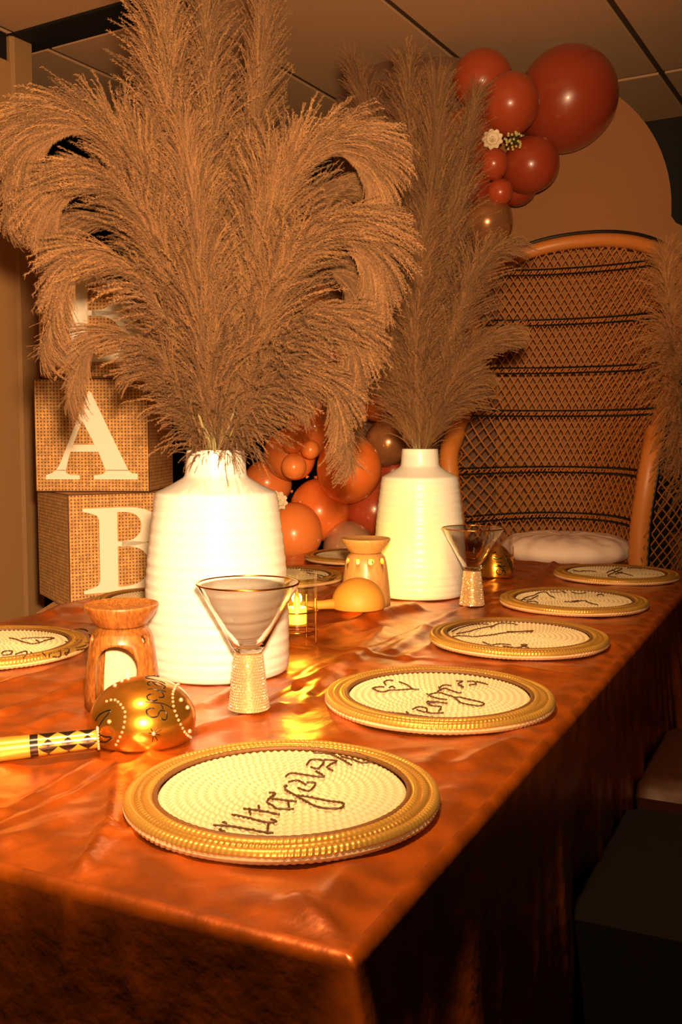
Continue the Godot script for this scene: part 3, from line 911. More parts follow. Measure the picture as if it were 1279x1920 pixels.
# ---------------------------------------------------------------- things on the table
func burner(label: String, at: Vector3, turn: float, m: Material, s := 1.0) -> Node3D:
	at.y = seat_y(at, 0.05)
	var t := thing("oil_burner", label, "oil burner", at, turn, "wooden oil burners")
	var body := CSGPolygon3D.new()
	body.name = "body"
	body.mode = CSGPolygon3D.MODE_SPIN
	body.spin_sides = 64
	body.polygon = PackedVector2Array([Vector2(0.055, 0.0), Vector2(0.0545, 0.02), Vector2(0.0525, 0.045), Vector2(0.0490, 0.075), Vector2(0.0455, 0.098), Vector2(0.0425, 0.108), Vector2(0.0375, 0.114), Vector2(0.034, 0.117), Vector2(0.028, 0.117), Vector2(0.032, 0.108), Vector2(0.0385, 0.098), Vector2(0.042, 0.075), Vector2(0.0455, 0.045), Vector2(0.0475, 0.02), Vector2(0.048, 0.0)])
	body.smooth_faces = true
	body.material_override = m
	body.scale = Vector3.ONE * s
	t.add_child(body)
	var low := CSGBox3D.new()
	low.name = "cut"
	low.size = Vector3(0.060, 0.06, 0.06)
	low.position = Vector3(0, 0.036, 0.052)
	low.operation = CSGShape3D.OPERATION_SUBTRACTION
	body.add_child(low)
	var arch := CSGCylinder3D.new()
	arch.name = "cut_arch"
	arch.radius = 0.030
	arch.height = 0.06
	arch.sides = 40
	arch.rotation.x = PI / 2
	arch.scale = Vector3(1, 1, 1.1)
	arch.position = Vector3(0, 0.062, 0.052)
	arch.operation = CSGShape3D.OPERATION_SUBTRACTION
	body.add_child(arch)
	for k in 9:
		var a := TAU * (k + 0.5) / 9
		if absf(wrapf(a, -PI, PI)) < 0.5:
			continue
		var h := CSGCylinder3D.new()
		h.name = "cut_hole_%d" % k
		h.radius = 0.0068
		h.height = 0.04
		h.sides = 20
		h.position = Vector3(sin(a) * 0.046, 0.101, cos(a) * 0.046)
		h.basis = Basis(Vector3.UP, a) * Basis(Vector3.RIGHT, PI / 2)
		h.operation = CSGShape3D.OPERATION_SUBTRACTION
		body.add_child(h)
	var b := MB.new()
	b.lathe([Vector2(0.0001, 0.116), Vector2(0.031, 0.1165), Vector2(0.037, 0.120), Vector2(0.046, 0.131), Vector2(0.0530, 0.142), Vector2(0.0548, 0.147), Vector2(0.0540, 0.1495), Vector2(0.0515, 0.1500), Vector2(0.046, 0.1465), Vector2(0.030, 0.143), Vector2(0.0001, 0.142)], 64)
	var lin := MB.new()
	lin.grid(8, 24, func(i: int, j: int):
		var y := 0.004 + 0.100 * i / 8.0
		var a := PI / 2 + 0.75 + (PI - 1.5) * j / 24.0 + PI / 2 - PI / 2
		var rr := lerpf(0.0472, 0.0362, pow(i / 8.0, 1.6))
		return [Vector3(rr * cos(a + PI / 2), y, rr * sin(a + PI / 2)), Vector2.ZERO])
	part("bare_inner_wall", lin.done(), M.raw_wood, t).scale = Vector3.ONE * s
	var dish := part("dish", b.done(), m, t)
	dish.scale = Vector3.ONE * s
	return t

func tealight(label: String, at: Vector3, lit: bool, cup_mat: Material, energy := 0.0) -> void:
	var t := thing("tealight_candle", label, "candle", at, 0, "battery tealights")
	var b := MB.new()
	b.lathe([Vector2(0.0001, 0.0), Vector2(0.0185, 0.0), Vector2(0.0190, 0.001), Vector2(0.0190, 0.030), Vector2(0.0180, 0.031), Vector2(0.0165, 0.0305), Vector2(0.012, 0.027), Vector2(0.005, 0.0265), Vector2(0.0001, 0.0265)], 32)
	part("cup", b.done(), cup_mat, t)
	var f := MB.new()
	var prof := []
	for k in 13:
		var s := k / 12.0
		prof.append(Vector2(maxf(0.0001, 0.0068 * sqrt(sin(PI * pow(s, 0.62))) * (1.0 - 0.25 * s)), 0.026 + 0.026 * s))
	f.lathe(prof, 20)
	var fl := part("flame_bulb", f.done(), M.flame if lit else M.clear_plastic, t)
	if lit:
		var o := OmniLight3D.new()
		o.name = "tealight_glow"
		o.light_color = Color(1.0, 0.80, 0.22)
		o.light_energy = energy
		o.light_size = 0.004
		o.omni_range = 6.0
		o.omni_attenuation = 2.0
		o.shadow_enabled = true
		o.position = Vector3(0, 0.037, 0)
		t.add_child(o)

func dome_mesh(a: float, b: float, cy: float) -> ArrayMesh:
	var m := MB.new()
	var prof := [Vector2(0.0001, 0.0), Vector2(0.5 * a, 0.0)]
	var low := -asin(minf(0.98, cy / b))
	for k in 33:
		var t := lerpf(low, PI / 2, k / 32.0)
		prof.append(Vector2(maxf(a * cos(t), 0.0001), cy + b * sin(t)))
	m.lathe(prof, 72)
	return m.done()

func strokes_mesh(lines: Array, rad: float) -> ArrayMesh:   # lines: flat lists of x, y, z in tenths of a millimetre
	var b := MB.new()
	for s in lines:
		var pts := []
		for k in range(0, s.size(), 3):
			pts.append(Vector3(s[k], s[k + 1], s[k + 2]) * 0.0001)
		b.tube(spline(pts, pts.size() * 4) if pts.size() > 2 else pts, [rad], 6)
	return b.done()

func gem_mesh(r: float) -> ArrayMesh:
	var b := MB.new()
	var top := Vector3(0, r, 0)
	var n := 7
	for k in n:
		var a := TAU * k / n
		var c := TAU * (k + 1) / n
		var p := Vector3(cos(a) * r, 0, sin(a) * r)
		var q := Vector3(cos(c) * r, 0, sin(c) * r)
		var p2 := p * 0.55 + Vector3(0, r * 0.75, 0)
		var q2 := q * 0.55 + Vector3(0, r * 0.75, 0)
		b.face([p, q, q2, p2], p + q + Vector3.UP * 0.2)
		b.face([p2, q2, Vector3(0, r * 0.75, 0)], Vector3.UP)
		b.face([p, q, Vector3(0, -r * 0.6, 0)], p + q - Vector3.UP * r)
	return b.done()

func out_from(n: Vector3) -> Basis:
	var x := n.cross(Vector3.UP if absf(n.y) < 0.9 else Vector3.RIGHT).normalized()
	return Basis(x, n, x.cross(n))

func ellipsoid_normal(p: Vector3, a: float, b: float, cy: float) -> Vector3:
	return Vector3(p.x / (a * a), (p.y - cy) / (b * b), p.z / (a * a)).normalized()

func gem_string(called: String, pts: Array, gap: float, r: float, parent: Node, a: float, b: float, cy: float) -> void:
	var path := []
	for k in range(0, pts.size(), 3):
		path.append(Vector3(pts[k], pts[k + 1], pts[k + 2]) * 0.0001)
	var xfs := []
	var cur := spline(path, 200) if path.size() > 2 else path
	var last := Vector3(9, 9, 9)
	rng.seed = 77
	for p in cur:
		if p.distance_to(last) >= gap:
			last = p
			var n := ellipsoid_normal(p, a, b, cy)
			xfs.append(Transform3D(out_from(n) * Basis(Vector3.UP, rng.randf() * TAU), p))
	scatter(called, gem_mesh(r), M.gem, xfs, [], parent)

func build_domes() -> void:
	var at := Vector3(-0.2578, 0.68, -1.268)
	var h := seat_y(at, 0.06) - TABLE
	at.y = TABLE + h
	var t := thing("calabash_spoon", "gold painted calabash ladle lying face down with black script, rhinestones and checkered handle", "ladle", at)
	part("bowl", dome_mesh(0.0685, 0.0555, 0.025), M.gold_paint, t)
	part("lettering", strokes_mesh([[311, 742, 68, 247, 766, 46, 156, 789, 45, 52, 803, 10, 56, 799, -83, 106, 772, -220, 181, 766, -231], [147, 758, 234, 111, 773, 202, 115, 784, 145, 157, 780, 129, 212, 756, 184, 275, 731, 203, 318, 715, 198, 324, 724, 147, 291, 742, 128, 228, 766, 106, 171, 778, 122], [129, 731, 317, 194, 728, 290, 272, 708, 274, 349, 683, 249], [233, 712, 301, 288, 699, 281, 333, 658, 325, 331, 640, 357, 278, 646, 391], [216, 682, 372, 175, 686, 386, 145, 670, 424, 166, 639, 460, 231, 619, 456, 270, 626, 426], [137, 617, 496, 221, 605, 479, 302, 591, 448, 371, 565, 424, 455, 507, 403], [318, 574, 456, 342, 548, 466, 352, 522, 482], [250, 542, 526, 202, 550, 540, 164, 532, 567, 175, 494, 590, 219, 459, 596, 260, 448, 585, 299, 462, 558, 315, 504, 522, 346, 511, 495, 388, 486, 484, 404, 445, 498, 394, 408, 525, 362, 408, 548, 340, 437, 548]], 0.0009), M.black_paint, t)
	gem_string("rhinestone_string", [434, 655, -233, 423, 683, -67, 430, 679, 64, 429, 653, 195, 446, 594, 300, 468, 521, 372, 502, 437, 405, 538, 350, 406, 572, 259, 376, 604, 161, 304, 630, 64, 140, 630, 13, 17], 0.0062, 0.0021, t, 0.0685, 0.0555, 0.025)
	gem_string("rhinestone_string", [-374, 596, 383, -282, 627, 417, -206, 612, 477, -140, 567, 545, -99, 517, 592, -95, 445, 634, -97, 379, 659, -121, 289, 673, -161, 202, 663, -212, 106, 626], 0.0062, 0.0021, t, 0.0685, 0.0555, 0.025)
	var single := MB.new()
	for q in [[532, 562, 195], [610, 458, 177], [640, 162, 220], [259, 256, 634], [-298, 394, 590], [-328, 728, 113], [-263, 762, 15], [-181, 785, -6]]:
		single.ball(Vector3(q[0], q[1], q[2]) * 0.0001, 0.0029, 6)
	part("rhinestone", single.done(), M.gem, t)
	part("painted_star", strokes_mesh([[259, 256, 634, 292, 324, 613], [259, 256, 634, 349, 290, 587], [259, 256, 634, 332, 227, 599], [259, 256, 634, 303, 158, 604], [259, 256, 634, 242, 152, 629], [259, 256, 634, 199, 274, 655], [259, 256, 634, 229, 321, 640]], 0.0006), M.black_paint, t)
	part("painted_petals", strokes_mesh([[-500, 368, 445, -430, 459, 466, -291, 519, 524, -373, 416, 537, -454, 292, 510], [-510, 243, 457, -380, 203, 567, -261, 208, 631, -362, 127, 562, -466, 121, 477]], 0.0011), M.black_paint, t)
	var hb := MB.new()
	var hp: Array = [Vector3(-0.4554, 0.701, -1.162), Vector3(-0.3, 0.708, -1.202)]
	var a: Vector3 = hp[0] - at
	var c: Vector3 = hp[1] - at
	var path := []
	var rad := []
	for k in 25:
		path.append(a.lerp(c, k / 24.0))
		rad.append(lerpf(0.0155, 0.0118, k / 24.0))
	hb.tube(path, rad, 32)
	part("handle", hb.done(), M.harlequin, t)
	var rg := MB.new()
	for k in 22:
		var an := TAU * k / 22
		var d := (c - a).normalized()
		var x := d.cross(Vector3.UP).normalized()
		rg.ball(c + (x * cos(an) + x.cross(d) * sin(an)) * 0.0128, 0.0019, 5)
	part("rhinestone_collar", rg.done(), M.gem, t)

	at = Vector3(0.0374, 0.68, -2.122)
	at.y = seat_y(at, 0.05) - 0.004
	t = thing("calabash_spoon", "plain ochre calabash ladle lying face down in front of the glowing pale oil burner", "ladle", at)
	part("bowl", dome_mesh(0.0575, 0.0535, 0.012), M.ochre, t)
	var h2 := MB.new()
	h2.tube([Vector3(-0.044, 0.012, 0.012), Vector3(-0.075, 0.011, 0.022), Vector3(-0.15, 0.011, 0.05), Vector3(-0.22, 0.011, 0.07)], [0.0120, 0.0095, 0.0100, 0.0110], 20)
	part("handle", h2.done(), M.ochre, t)

	at = Vector3(0.4288, 0.68, -2.747)
	at.y = seat_y(at, 0.05)
	t = thing("calabash_spoon", "small gold calabash ladle with bold black lettering behind the far cocktail glass", "ladle", at)
	part("bowl", dome_mesh(0.052, 0.078, 0.012), M.gold_paint, t)
	part("lettering", strokes_mesh([[-129, 655, 355, -35, 711, 338, -84, 668, 361], [-111, 602, 393, 43, 539, 437, 115, 559, 414], [-115, 537, 424, 17, 495, 455], [-52, 451, 468, 108, 428, 465], [-10, 363, 494, 106, 339, 488, 61, 429, 474], [-89, 328, 493, 58, 318, 500, 176, 235, 483], [117, 316, 490, 202, 335, 457], [-11, 250, 513, -45, 182, 516, 12, 114, 520, 81, 124, 514, 104, 204, 506, 176, 201, 486, 213, 130, 474, 177, 86, 488]], 0.0016), M.black_paint, t)
	part("painted_edge", strokes_mesh([[193, 620, 349, 260, 507, 369, 332, 390, 357, 383, 272, 337, 417, 176, 309]], 0.0022), M.black_paint, t)
	var h3 := MB.new()
	h3.tube([Vector3(-0.045, 0.012, -0.005), Vector3(-0.12, 0.012, -0.03)], [0.010, 0.012], 16)
	part("handle", h3.done(), M.gold_paint, t)

func cocktail_glass(label: String, at: Vector3, s := 1.0) -> void:
	at.y = seat_y(at, 0.03)
	var t := thing("cocktail_glass", label, "glass", at, 0, "rhinestone cocktail glasses")
	var b := MB.new()
	b.lathe([Vector2(0.0001, 0.0835), Vector2(0.012, 0.0830), Vector2(0.0195, 0.0845), Vector2(0.0235, 0.0900), Vector2(0.040, 0.122), Vector2(0.060, 0.158), Vector2(0.0735, 0.1822), Vector2(0.0738, 0.1832), Vector2(0.0728, 0.1838), Vector2(0.0722, 0.1830), Vector2(0.0585, 0.158), Vector2(0.0382, 0.122), Vector2(0.0215, 0.0945), Vector2(0.012, 0.0905), Vector2(0.0001, 0.0895)], 72)
	part("bowl", b.done(), M.glass, t).scale = Vector3.ONE * s
	var r := MB.new()
	r.lathe([Vector2(0.0732, 0.1822), Vector2(0.0746, 0.1826), Vector2(0.0746, 0.1842), Vector2(0.0728, 0.1848), Vector2(0.0712, 0.1842), Vector2(0.0712, 0.1828), Vector2(0.0732, 0.1822)], 72)
	part("gold_rim", r.done(), M.gold, t).scale = Vector3.ONE * s
	var st := MB.new()
	st.lathe([Vector2(0.0001, 0.0), Vector2(0.0285, 0.0), Vector2(0.0290, 0.002), Vector2(0.0250, 0.026), Vector2(0.0212, 0.055), Vector2(0.0195, 0.081), Vector2(0.018, 0.0828), Vector2(0.0001, 0.0828)], 48)
	part("stem", st.done(), M.gem_bed, t).scale = Vector3.ONE * s
	var xfs := []
	rng.seed = 5
	for k in 20:
		var y := 0.0026 + k * 0.00405
		var rr := 0.0292 - 0.0097 * pow(y / 0.082, 0.85)
		var n := int(TAU * rr / 0.0040)
		for j in n:
			var a := TAU * (j + 0.5 * (k % 2)) / n
			var nr := Vector3(cos(a), 0.12, sin(a)).normalized()
			var tilt := Basis(Vector3(rng.randf_range(-1, 1), rng.randf_range(-1, 1), rng.randf_range(-1, 1)).normalized(), rng.randf_range(0.0, 0.35))
			xfs.append(Transform3D((tilt * out_from(nr) * Basis(Vector3.UP, rng.randf() * TAU)).scaled(Vector3.ONE * s), Vector3(rr * cos(a), y, rr * sin(a)) * s))
	scatter("rhinestones", gem_mesh(0.00205), M.gem, xfs, [], t)

func candle_holder(label: String, at: Vector3, turn: float, light_label: String, energy: float) -> void:
	at.y = seat_y(at, 0.045)
	var t := thing("candle_holder", label, "candle holder", at, turn, "lit glass candle holders")
	var g := MB.new()
	g.lathe([Vector2(0.0001, 0.024), Vector2(0.035, 0.024), Vector2(0.0375, 0.026), Vector2(0.038, 0.030), Vector2(0.0385, 0.132), Vector2(0.0378, 0.134), Vector2(0.0368, 0.1335), Vector2(0.0358, 0.131), Vector2(0.0352, 0.036), Vector2(0.033, 0.0335), Vector2(0.0001, 0.033)], 56)
	part("tumbler", g.done(), M.pane, t)
	var w := MB.new()
	for k in 4:
		var a := TAU * (k + 0.5) / 4
		var p := Vector3(cos(a) * 0.0405, 0, sin(a) * 0.0405)
		w.tube([p, p + Vector3(0, 0.085, 0)], [0.0016], 8)
	for y in [0.0225, 0.060]:
		var loop := []
		for k in 41:
			var a := TAU * k / 40
			loop.append(Vector3(cos(a) * 0.0400, y, sin(a) * 0.0400))
		w.tube(loop, [0.0014], 6, false)
	part("wire_stand", w.done(), M.gold, t)
	tealight(light_label, at + Vector3(0, 0.0345, 0), true, M.lit_cup, energy)

# ---------------------------------------------------------------- letter boxes
func letter_b() -> MB:   # on a face of side 0.325 whose lower corner is the origin
	var b := MB.new()
	var z0 := 0.0
	var z1 := 0.0014
	var f := func(l): 
		var p := PackedVector2Array()
		for k in range(0, l.size(), 2):
			p.append(Vector2(l[k] * 0.001, 0.325 - l[k + 1] * 0.001))
		return p
	b.prism(f.call([40, 44, 150, 44, 150, 57, 137, 57, 137, 266, 150, 266, 150, 279, 40, 279, 40, 271, 66, 264, 80, 258, 86, 246, 86, 77, 80, 65, 66, 59, 40, 52]), z0, z1)
	var bowl := func(x0, y0, y1, xo, xi, yi0, yi1):
		var n := 20
		var pts := PackedVector2Array()
		for k in n + 1:
			var a := -PI / 2 + PI * k / n
			pts.append(Vector2((x0 + (xo - x0) * pow(cos(a), 0.75)) * 0.001, 0.325 - ((y0 + y1) / 2 + (y1 - y0) / 2 * sin(a)) * 0.001))
		for k in n + 1:
			var a := PI / 2 - PI * k / n
			pts.append(Vector2((x0 + (xi - x0) * pow(maxf(cos(a), 0.0), 0.75)) * 0.001, 0.325 - ((yi0 + yi1) / 2 + (yi1 - yi0) / 2 * sin(a)) * 0.001))
		b.prism(pts, z0, z1)
	bowl.call(149.0, 44.0, 154.0, 262.0, 207.0, 57.0, 139.0)
	bowl.call(149.0, 139.0, 279.0, 286.0, 229.0, 153.0, 266.0)
	b.prism(f.call([136, 139, 156, 139, 156, 153, 136, 153]), z0, z1)
	return b

func letter_a() -> MB:
	var b := MB.new()
	var f := func(l):   # traced from the cut letter: tenths of a pixel to metres about the face's centre
		var p := PackedVector2Array()
		for k in range(0, l.size(), 2):
			p.append(Vector2((l[k] / 3.2 - 178.0) * 0.00147, -(450.0 + l[k + 1] / 3.2 - 816.0) * 0.00147))
		return p
	for l in [[556, 902, 572, 908, 690, 1165, 795, 1388, 655, 1388, 611, 1272, 512, 1075, 500, 1030], [556, 902, 520, 1010, 515, 1080, 437, 1272, 405, 1388, 345, 1388, 372, 1345], [458, 1228, 590, 1228, 611, 1271, 437, 1271], [280, 1440, 284, 1414, 318, 1402, 350, 1380, 403, 1380, 410, 1402, 430, 1412, 492, 1415, 492, 1440], [580, 1440, 580, 1416, 628, 1410, 648, 1398, 655, 1380, 790, 1380, 812, 1400, 850, 1404, 850, 1440]]:
		b.prism(f.call(l), 0.0, 0.0014)
	return b

func letter_box(label: String, at: Vector3, turn: float, letter: Mesh, offset: Vector3) -> void:
	var t := thing("burlap_box", label, "box", at, turn, "stacked burlap letter boxes")
	var b := MB.new()
	b.box(Vector3(0.324, 0.317, 0.324), 0.003, Vector3(0, 0.1585, 0))
	part("box_shell", b.done(), M.burlap, t)
	if letter:
		part("letter", letter, M.letter, t, Vector3(0, 0.1585, 0.1622) + offset)

func build_boxes() -> void:
	var p := thing("display_plinth", "dark plinth under the stack of burlap boxes, behind the table", "plinth", Vector3(-0.68, 0, -2.86), 0.1)
	var pb := MB.new()
	pb.box(Vector3(0.42, 0.284, 0.42), 0.006, Vector3(0, 0.142, 0))
	part("plinth_block", pb.done(), M.dark_metal, p)
	letter_box("bottom box of the burlap stack, almost hidden by the table's edge", Vector3(-0.668, 0.285, -2.81), 0.03, null, Vector3.ZERO)
	letter_box("turned burlap box with white letter B, third from the stack's top", Vector3(-0.684, 0.603, -2.905), deg_to_rad(31), letter_b().done(), Vector3(-0.1625, -0.1625, 0))
	letter_box("burlap box with white letter A, second from the stack's top", Vector3(-0.694, 0.921, -2.958), deg_to_rad(-2), letter_a().done(), Vector3.ZERO)
	letter_box("topmost burlap box of the stack, its letter B behind pampas fronds", Vector3(-0.672, 1.239, -2.922), deg_to_rad(1), letter_b().done(), Vector3(-0.1625, -0.1625, 0))

# ---------------------------------------------------------------- balloons and flowers
var balloon_body: ArrayMesh
var balloon_knot: ArrayMesh

func balloon(label: String, at: Vector3, r: float, m: Material, lean: Vector3, group: String) -> void:
	if balloon_body == null:
		var b := MB.new()
		var prof := []
		for k in 41:
			var a := -PI / 2 + PI * k / 40
			prof.append(Vector2(maxf(cos(a), 0.0001) * (1.0 - 0.04 * maxf(0.0, -sin(a))), sin(a) * (1.02 if a > 0 else 1.10)))
		b.lathe(prof, 56)
		balloon_body = b.done()
		var k2 := MB.new()
		k2.lathe([Vector2(0.0001, -1.20), Vector2(0.085, -1.19), Vector2(0.07, -1.15), Vector2(0.03, -1.12), Vector2(0.06, -1.08), Vector2(0.0001, -1.06)], 16)
		balloon_knot = k2.done()
	var t := thing("balloon", label, "balloon", at, 0, group)
	var y := lean.normalized()
	t.basis = out_from(y).scaled_local(Vector3.ONE * r)
	part("skin", balloon_body, m, t)
	part("knot", balloon_knot, m, t)

func flower(label: String, at: Vector3, r: float, facing: Vector3) -> void:
	var t := thing("white_flower", label, "flower", at)
	t.basis = out_from(facing.normalized())
	for ring in 3:
		var n: int = [9, 7, 5][ring]
		for k in n:
			var b := MB.new()
			var ln: float = r * [1.0, 0.78, 0.5][ring]
			var up: float = [0.25, 0.6, 1.0][ring]
			b.grid(5, 4, func(i: int, j: int):
				var f := i / 5.0
				var g := j / 4.0 - 0.5
				var w := ln * 0.75 * sin(PI * (0.12 + 0.80 * f)) * g
				var rr := ln * f
				return [Vector3(rr * cos(up * f), rr * sin(up * f) + 0.25 * ln * g * g * 2.0 + 0.1 * ln, w), Vector2.ZERO])
			var o := part("petal", b.done(), M.petal, t)
			o.rotation.y = TAU * (k + ring * 0.37) / n
	var c := MB.new()
	c.ball(Vector3(0, r * 0.25, 0), r * 0.16, 8)
	part("flower_centre", c.done(), M.berry, t)

func berry_sprig(label: String, at: Vector3, r: float) -> void:
	var t := thing("berry_sprig", label, "greenery", at)
	rng.seed = 12
	var b := MB.new()
	var s := MB.new()
	for k in 34:
		var d := Vector3(rng.randf_range(-1, 1), rng.randf_range(-1, 1), rng.randf_range(0.0, 1)).normalized() * r * rng.randf_range(0.55, 1.0)
		b.ball(d, r * 0.13, 5)
		s.tube([Vector3.ZERO, d * 0.6 + Vector3(0, 0, r * 0.1), d], [r * 0.03], 4)
	part("berries", b.done(), M.berry, t).set_meta("kind", "stuff")
	part("stalks", s.done(), M.leaf, t)

func build_balloons() -> void:
	var up := "balloons of the upper garland"
	var lo := "balloons of the lower garland"
	balloon("burnt orange balloon touching the ceiling beside the brown board's top", Vector3(0.5669, 2.493, -4.102), 0.120, M.terra, Vector3(-0.4, 1, 0.3), up)
	balloon("burnt orange balloon above the white flower, in front of its two neighbours", Vector3(0.6473, 2.344, -3.91), 0.112, M.terra, Vector3(0.1, 1, 0.4), up)
	balloon("largest burnt orange balloon, high under the ceiling tiles", Vector3(0.9246, 2.449, -4.169), 0.200, M.terra2, Vector3(0.5, 1, 0.2), up)
	balloon("burnt orange balloon half hidden by the far pampas, beside the white flower", Vector3(0.5135, 2.259, -4.084), 0.122, M.terra, Vector3(-0.5, 1, 0.2), up)
	balloon("burnt orange balloon below the largest one, beside the green berries", Vector3(0.7459, 2.139, -3.994), 0.109, M.terra2, Vector3(0.6, 0.6, 0.4), up)
	balloon("small burnt orange balloon directly below the white flower", Vector3(0.5749, 2.098, -3.83), 0.056, M.terra, Vector3(-0.2, 1, 0.8), up)
	balloon("tiny burnt orange balloon just above the upper pearl balloon", Vector3(0.6054, 2.002, -3.863), 0.049, M.terra, Vector3(0.3, -1, 0.6), up)
	balloon("small burnt orange balloon at the pampas edge above the upper pearl balloon", Vector3(0.5154, 2.03, -3.905), 0.061, M.terra2, Vector3(-0.6, 0.4, 0.5), up)
	balloon("burnt orange balloon peeping out behind the lowest upper ones", Vector3(0.7138, 2.1, -4.141), 0.087, M.terra2, Vector3(0.2, -1, 0.2), up)
	balloon("glossy pearl balloon at the lower end of the upper garland", Vector3(0.567, 1.905, -3.926), 0.099, M.pearl, Vector3(-0.2, -1, 0.3), up)
	balloon("orange balloon carrying three tiny balloons, beside the near vase's neck", Vector3(-0.1838, 1.013, -3.555), 0.091, M.orange, Vector3(-0.6, 0.8, 0.2), lo)
	balloon("tiny orange balloon at the top of the trio by the near vase", Vector3(-0.1649, 1.056, -3.368), 0.038, M.orange, Vector3(0, 1, 0.6), lo)
	balloon("tiny orange balloon at the bottom of the trio by the near vase", Vector3(-0.1586, 0.9744, -3.342), 0.043, M.orange, Vector3(0, -1, 0.6), lo)
	balloon("tiny orange balloon on the inner side of the trio by the near vase", Vector3(-0.1037, 1.031, -3.366), 0.032, M.orange, Vector3(0.8, 0.4, 0.6), lo)
	balloon("big orange balloon hung over by pampas strands, in the lower garland's middle", Vector3(0.0291, 0.9618, -3.501), 0.115, M.orange2, Vector3(0.3, 1, 0.3), lo)
	balloon("orange balloon with a curved shadow, beside the near vase's shoulder", Vector3(-0.2764, 0.9025, -3.717), 0.086, M.orange, Vector3(-0.8, 0.3, 0.2), lo)
	balloon("bright orange balloon low at the near vase's side above the plates", Vector3(-0.1643, 0.7392, -3.444), 0.100, M.orange, Vector3(-0.2, -1, 0.4), lo)
	balloon("orange balloon in the shade between the big and the bright one", Vector3(-0.0787, 0.8047, -3.609), 0.109, M.orange2, Vector3(0.1, -1, 0.3), lo)
	balloon("pearl balloon low above the woven plate at the table's far end", Vector3(0.0295, 0.6734, -3.529), 0.095, M.pearl2, Vector3(0.2, -1, 0.5), lo)
	balloon("orange balloon beside the far vase's body, below the big orange one", Vector3(0.1234, 0.806, -3.67), 0.115, M.terra, Vector3(0.7, -0.6, 0.2), lo)
	balloon("pearl balloon behind the far vase's neck", Vector3(0.1709, 1.053, -3.609), 0.085, M.pearl, Vector3(0.6, 0.6, 0.2), lo)
	balloon("dark orange balloon tucked between the big orange one and the far vase", Vector3(0.1982, 0.9412, -3.75), 0.080, M.terra2, Vector3(0.5, 0.2, 0.2), lo)
	balloon("orange balloon behind the near pampas, above the big orange balloon", Vector3(-0.0983, 1.111, -3.713), 0.103, M.orange, Vector3(0, 1, 0.2), lo)
	balloon("pale balloon at the garland's bottom below the bright orange one", Vector3(-0.2007, 0.601, -3.553), 0.054, M.pearl2, Vector3(-0.4, -1, 0.3), lo)
	balloon("orange balloon glimpsed high through the near pampas", Vector3(-0.0754, 1.577, -3.8), 0.068, M.orange, Vector3(-0.3, 1, 0.3), lo)
	balloon("gold balloon glimpsed through the near pampas beside a bright glint", Vector3(0.0649, 1.529, -3.766), 0.084, M.gold_balloon, Vector3(0.3, 1, 0.2), lo)
	balloon("gold balloon glimpsed through the near pampas, second from the glint down", Vector3(-0.0586, 1.412, -3.737), 0.087, M.gold_balloon, Vector3(-0.4, 0.6, 0.3), lo)
	balloon("gold balloon glimpsed through pampas above the pearl one", Vector3(0.0409, 1.29, -3.748), 0.100, M.gold_balloon, Vector3(0.3, -0.2, 0.3), lo)
	balloon("orange balloon glimpsed through pampas strands above the far vase", Vector3(0.1539, 1.224, -3.822), 0.094, M.orange2, Vector3(0.6, 0.3, 0.3), lo)
	flower("small white flower tucked among the upper orange balloons", Vector3(0.5587, 2.16, -3.755), 0.040, Vector3(-0.2, 0.1, 1))
	flower("small white flower peeping out beside the near vase's shoulder", Vector3(-0.2185, 0.8538, -3.373), 0.036, Vector3(0.5, 0.4, 1))
	berry_sprig("sprig of green berries beside the upper white flower", Vector3(0.6333, 2.162, -3.755), 0.040)

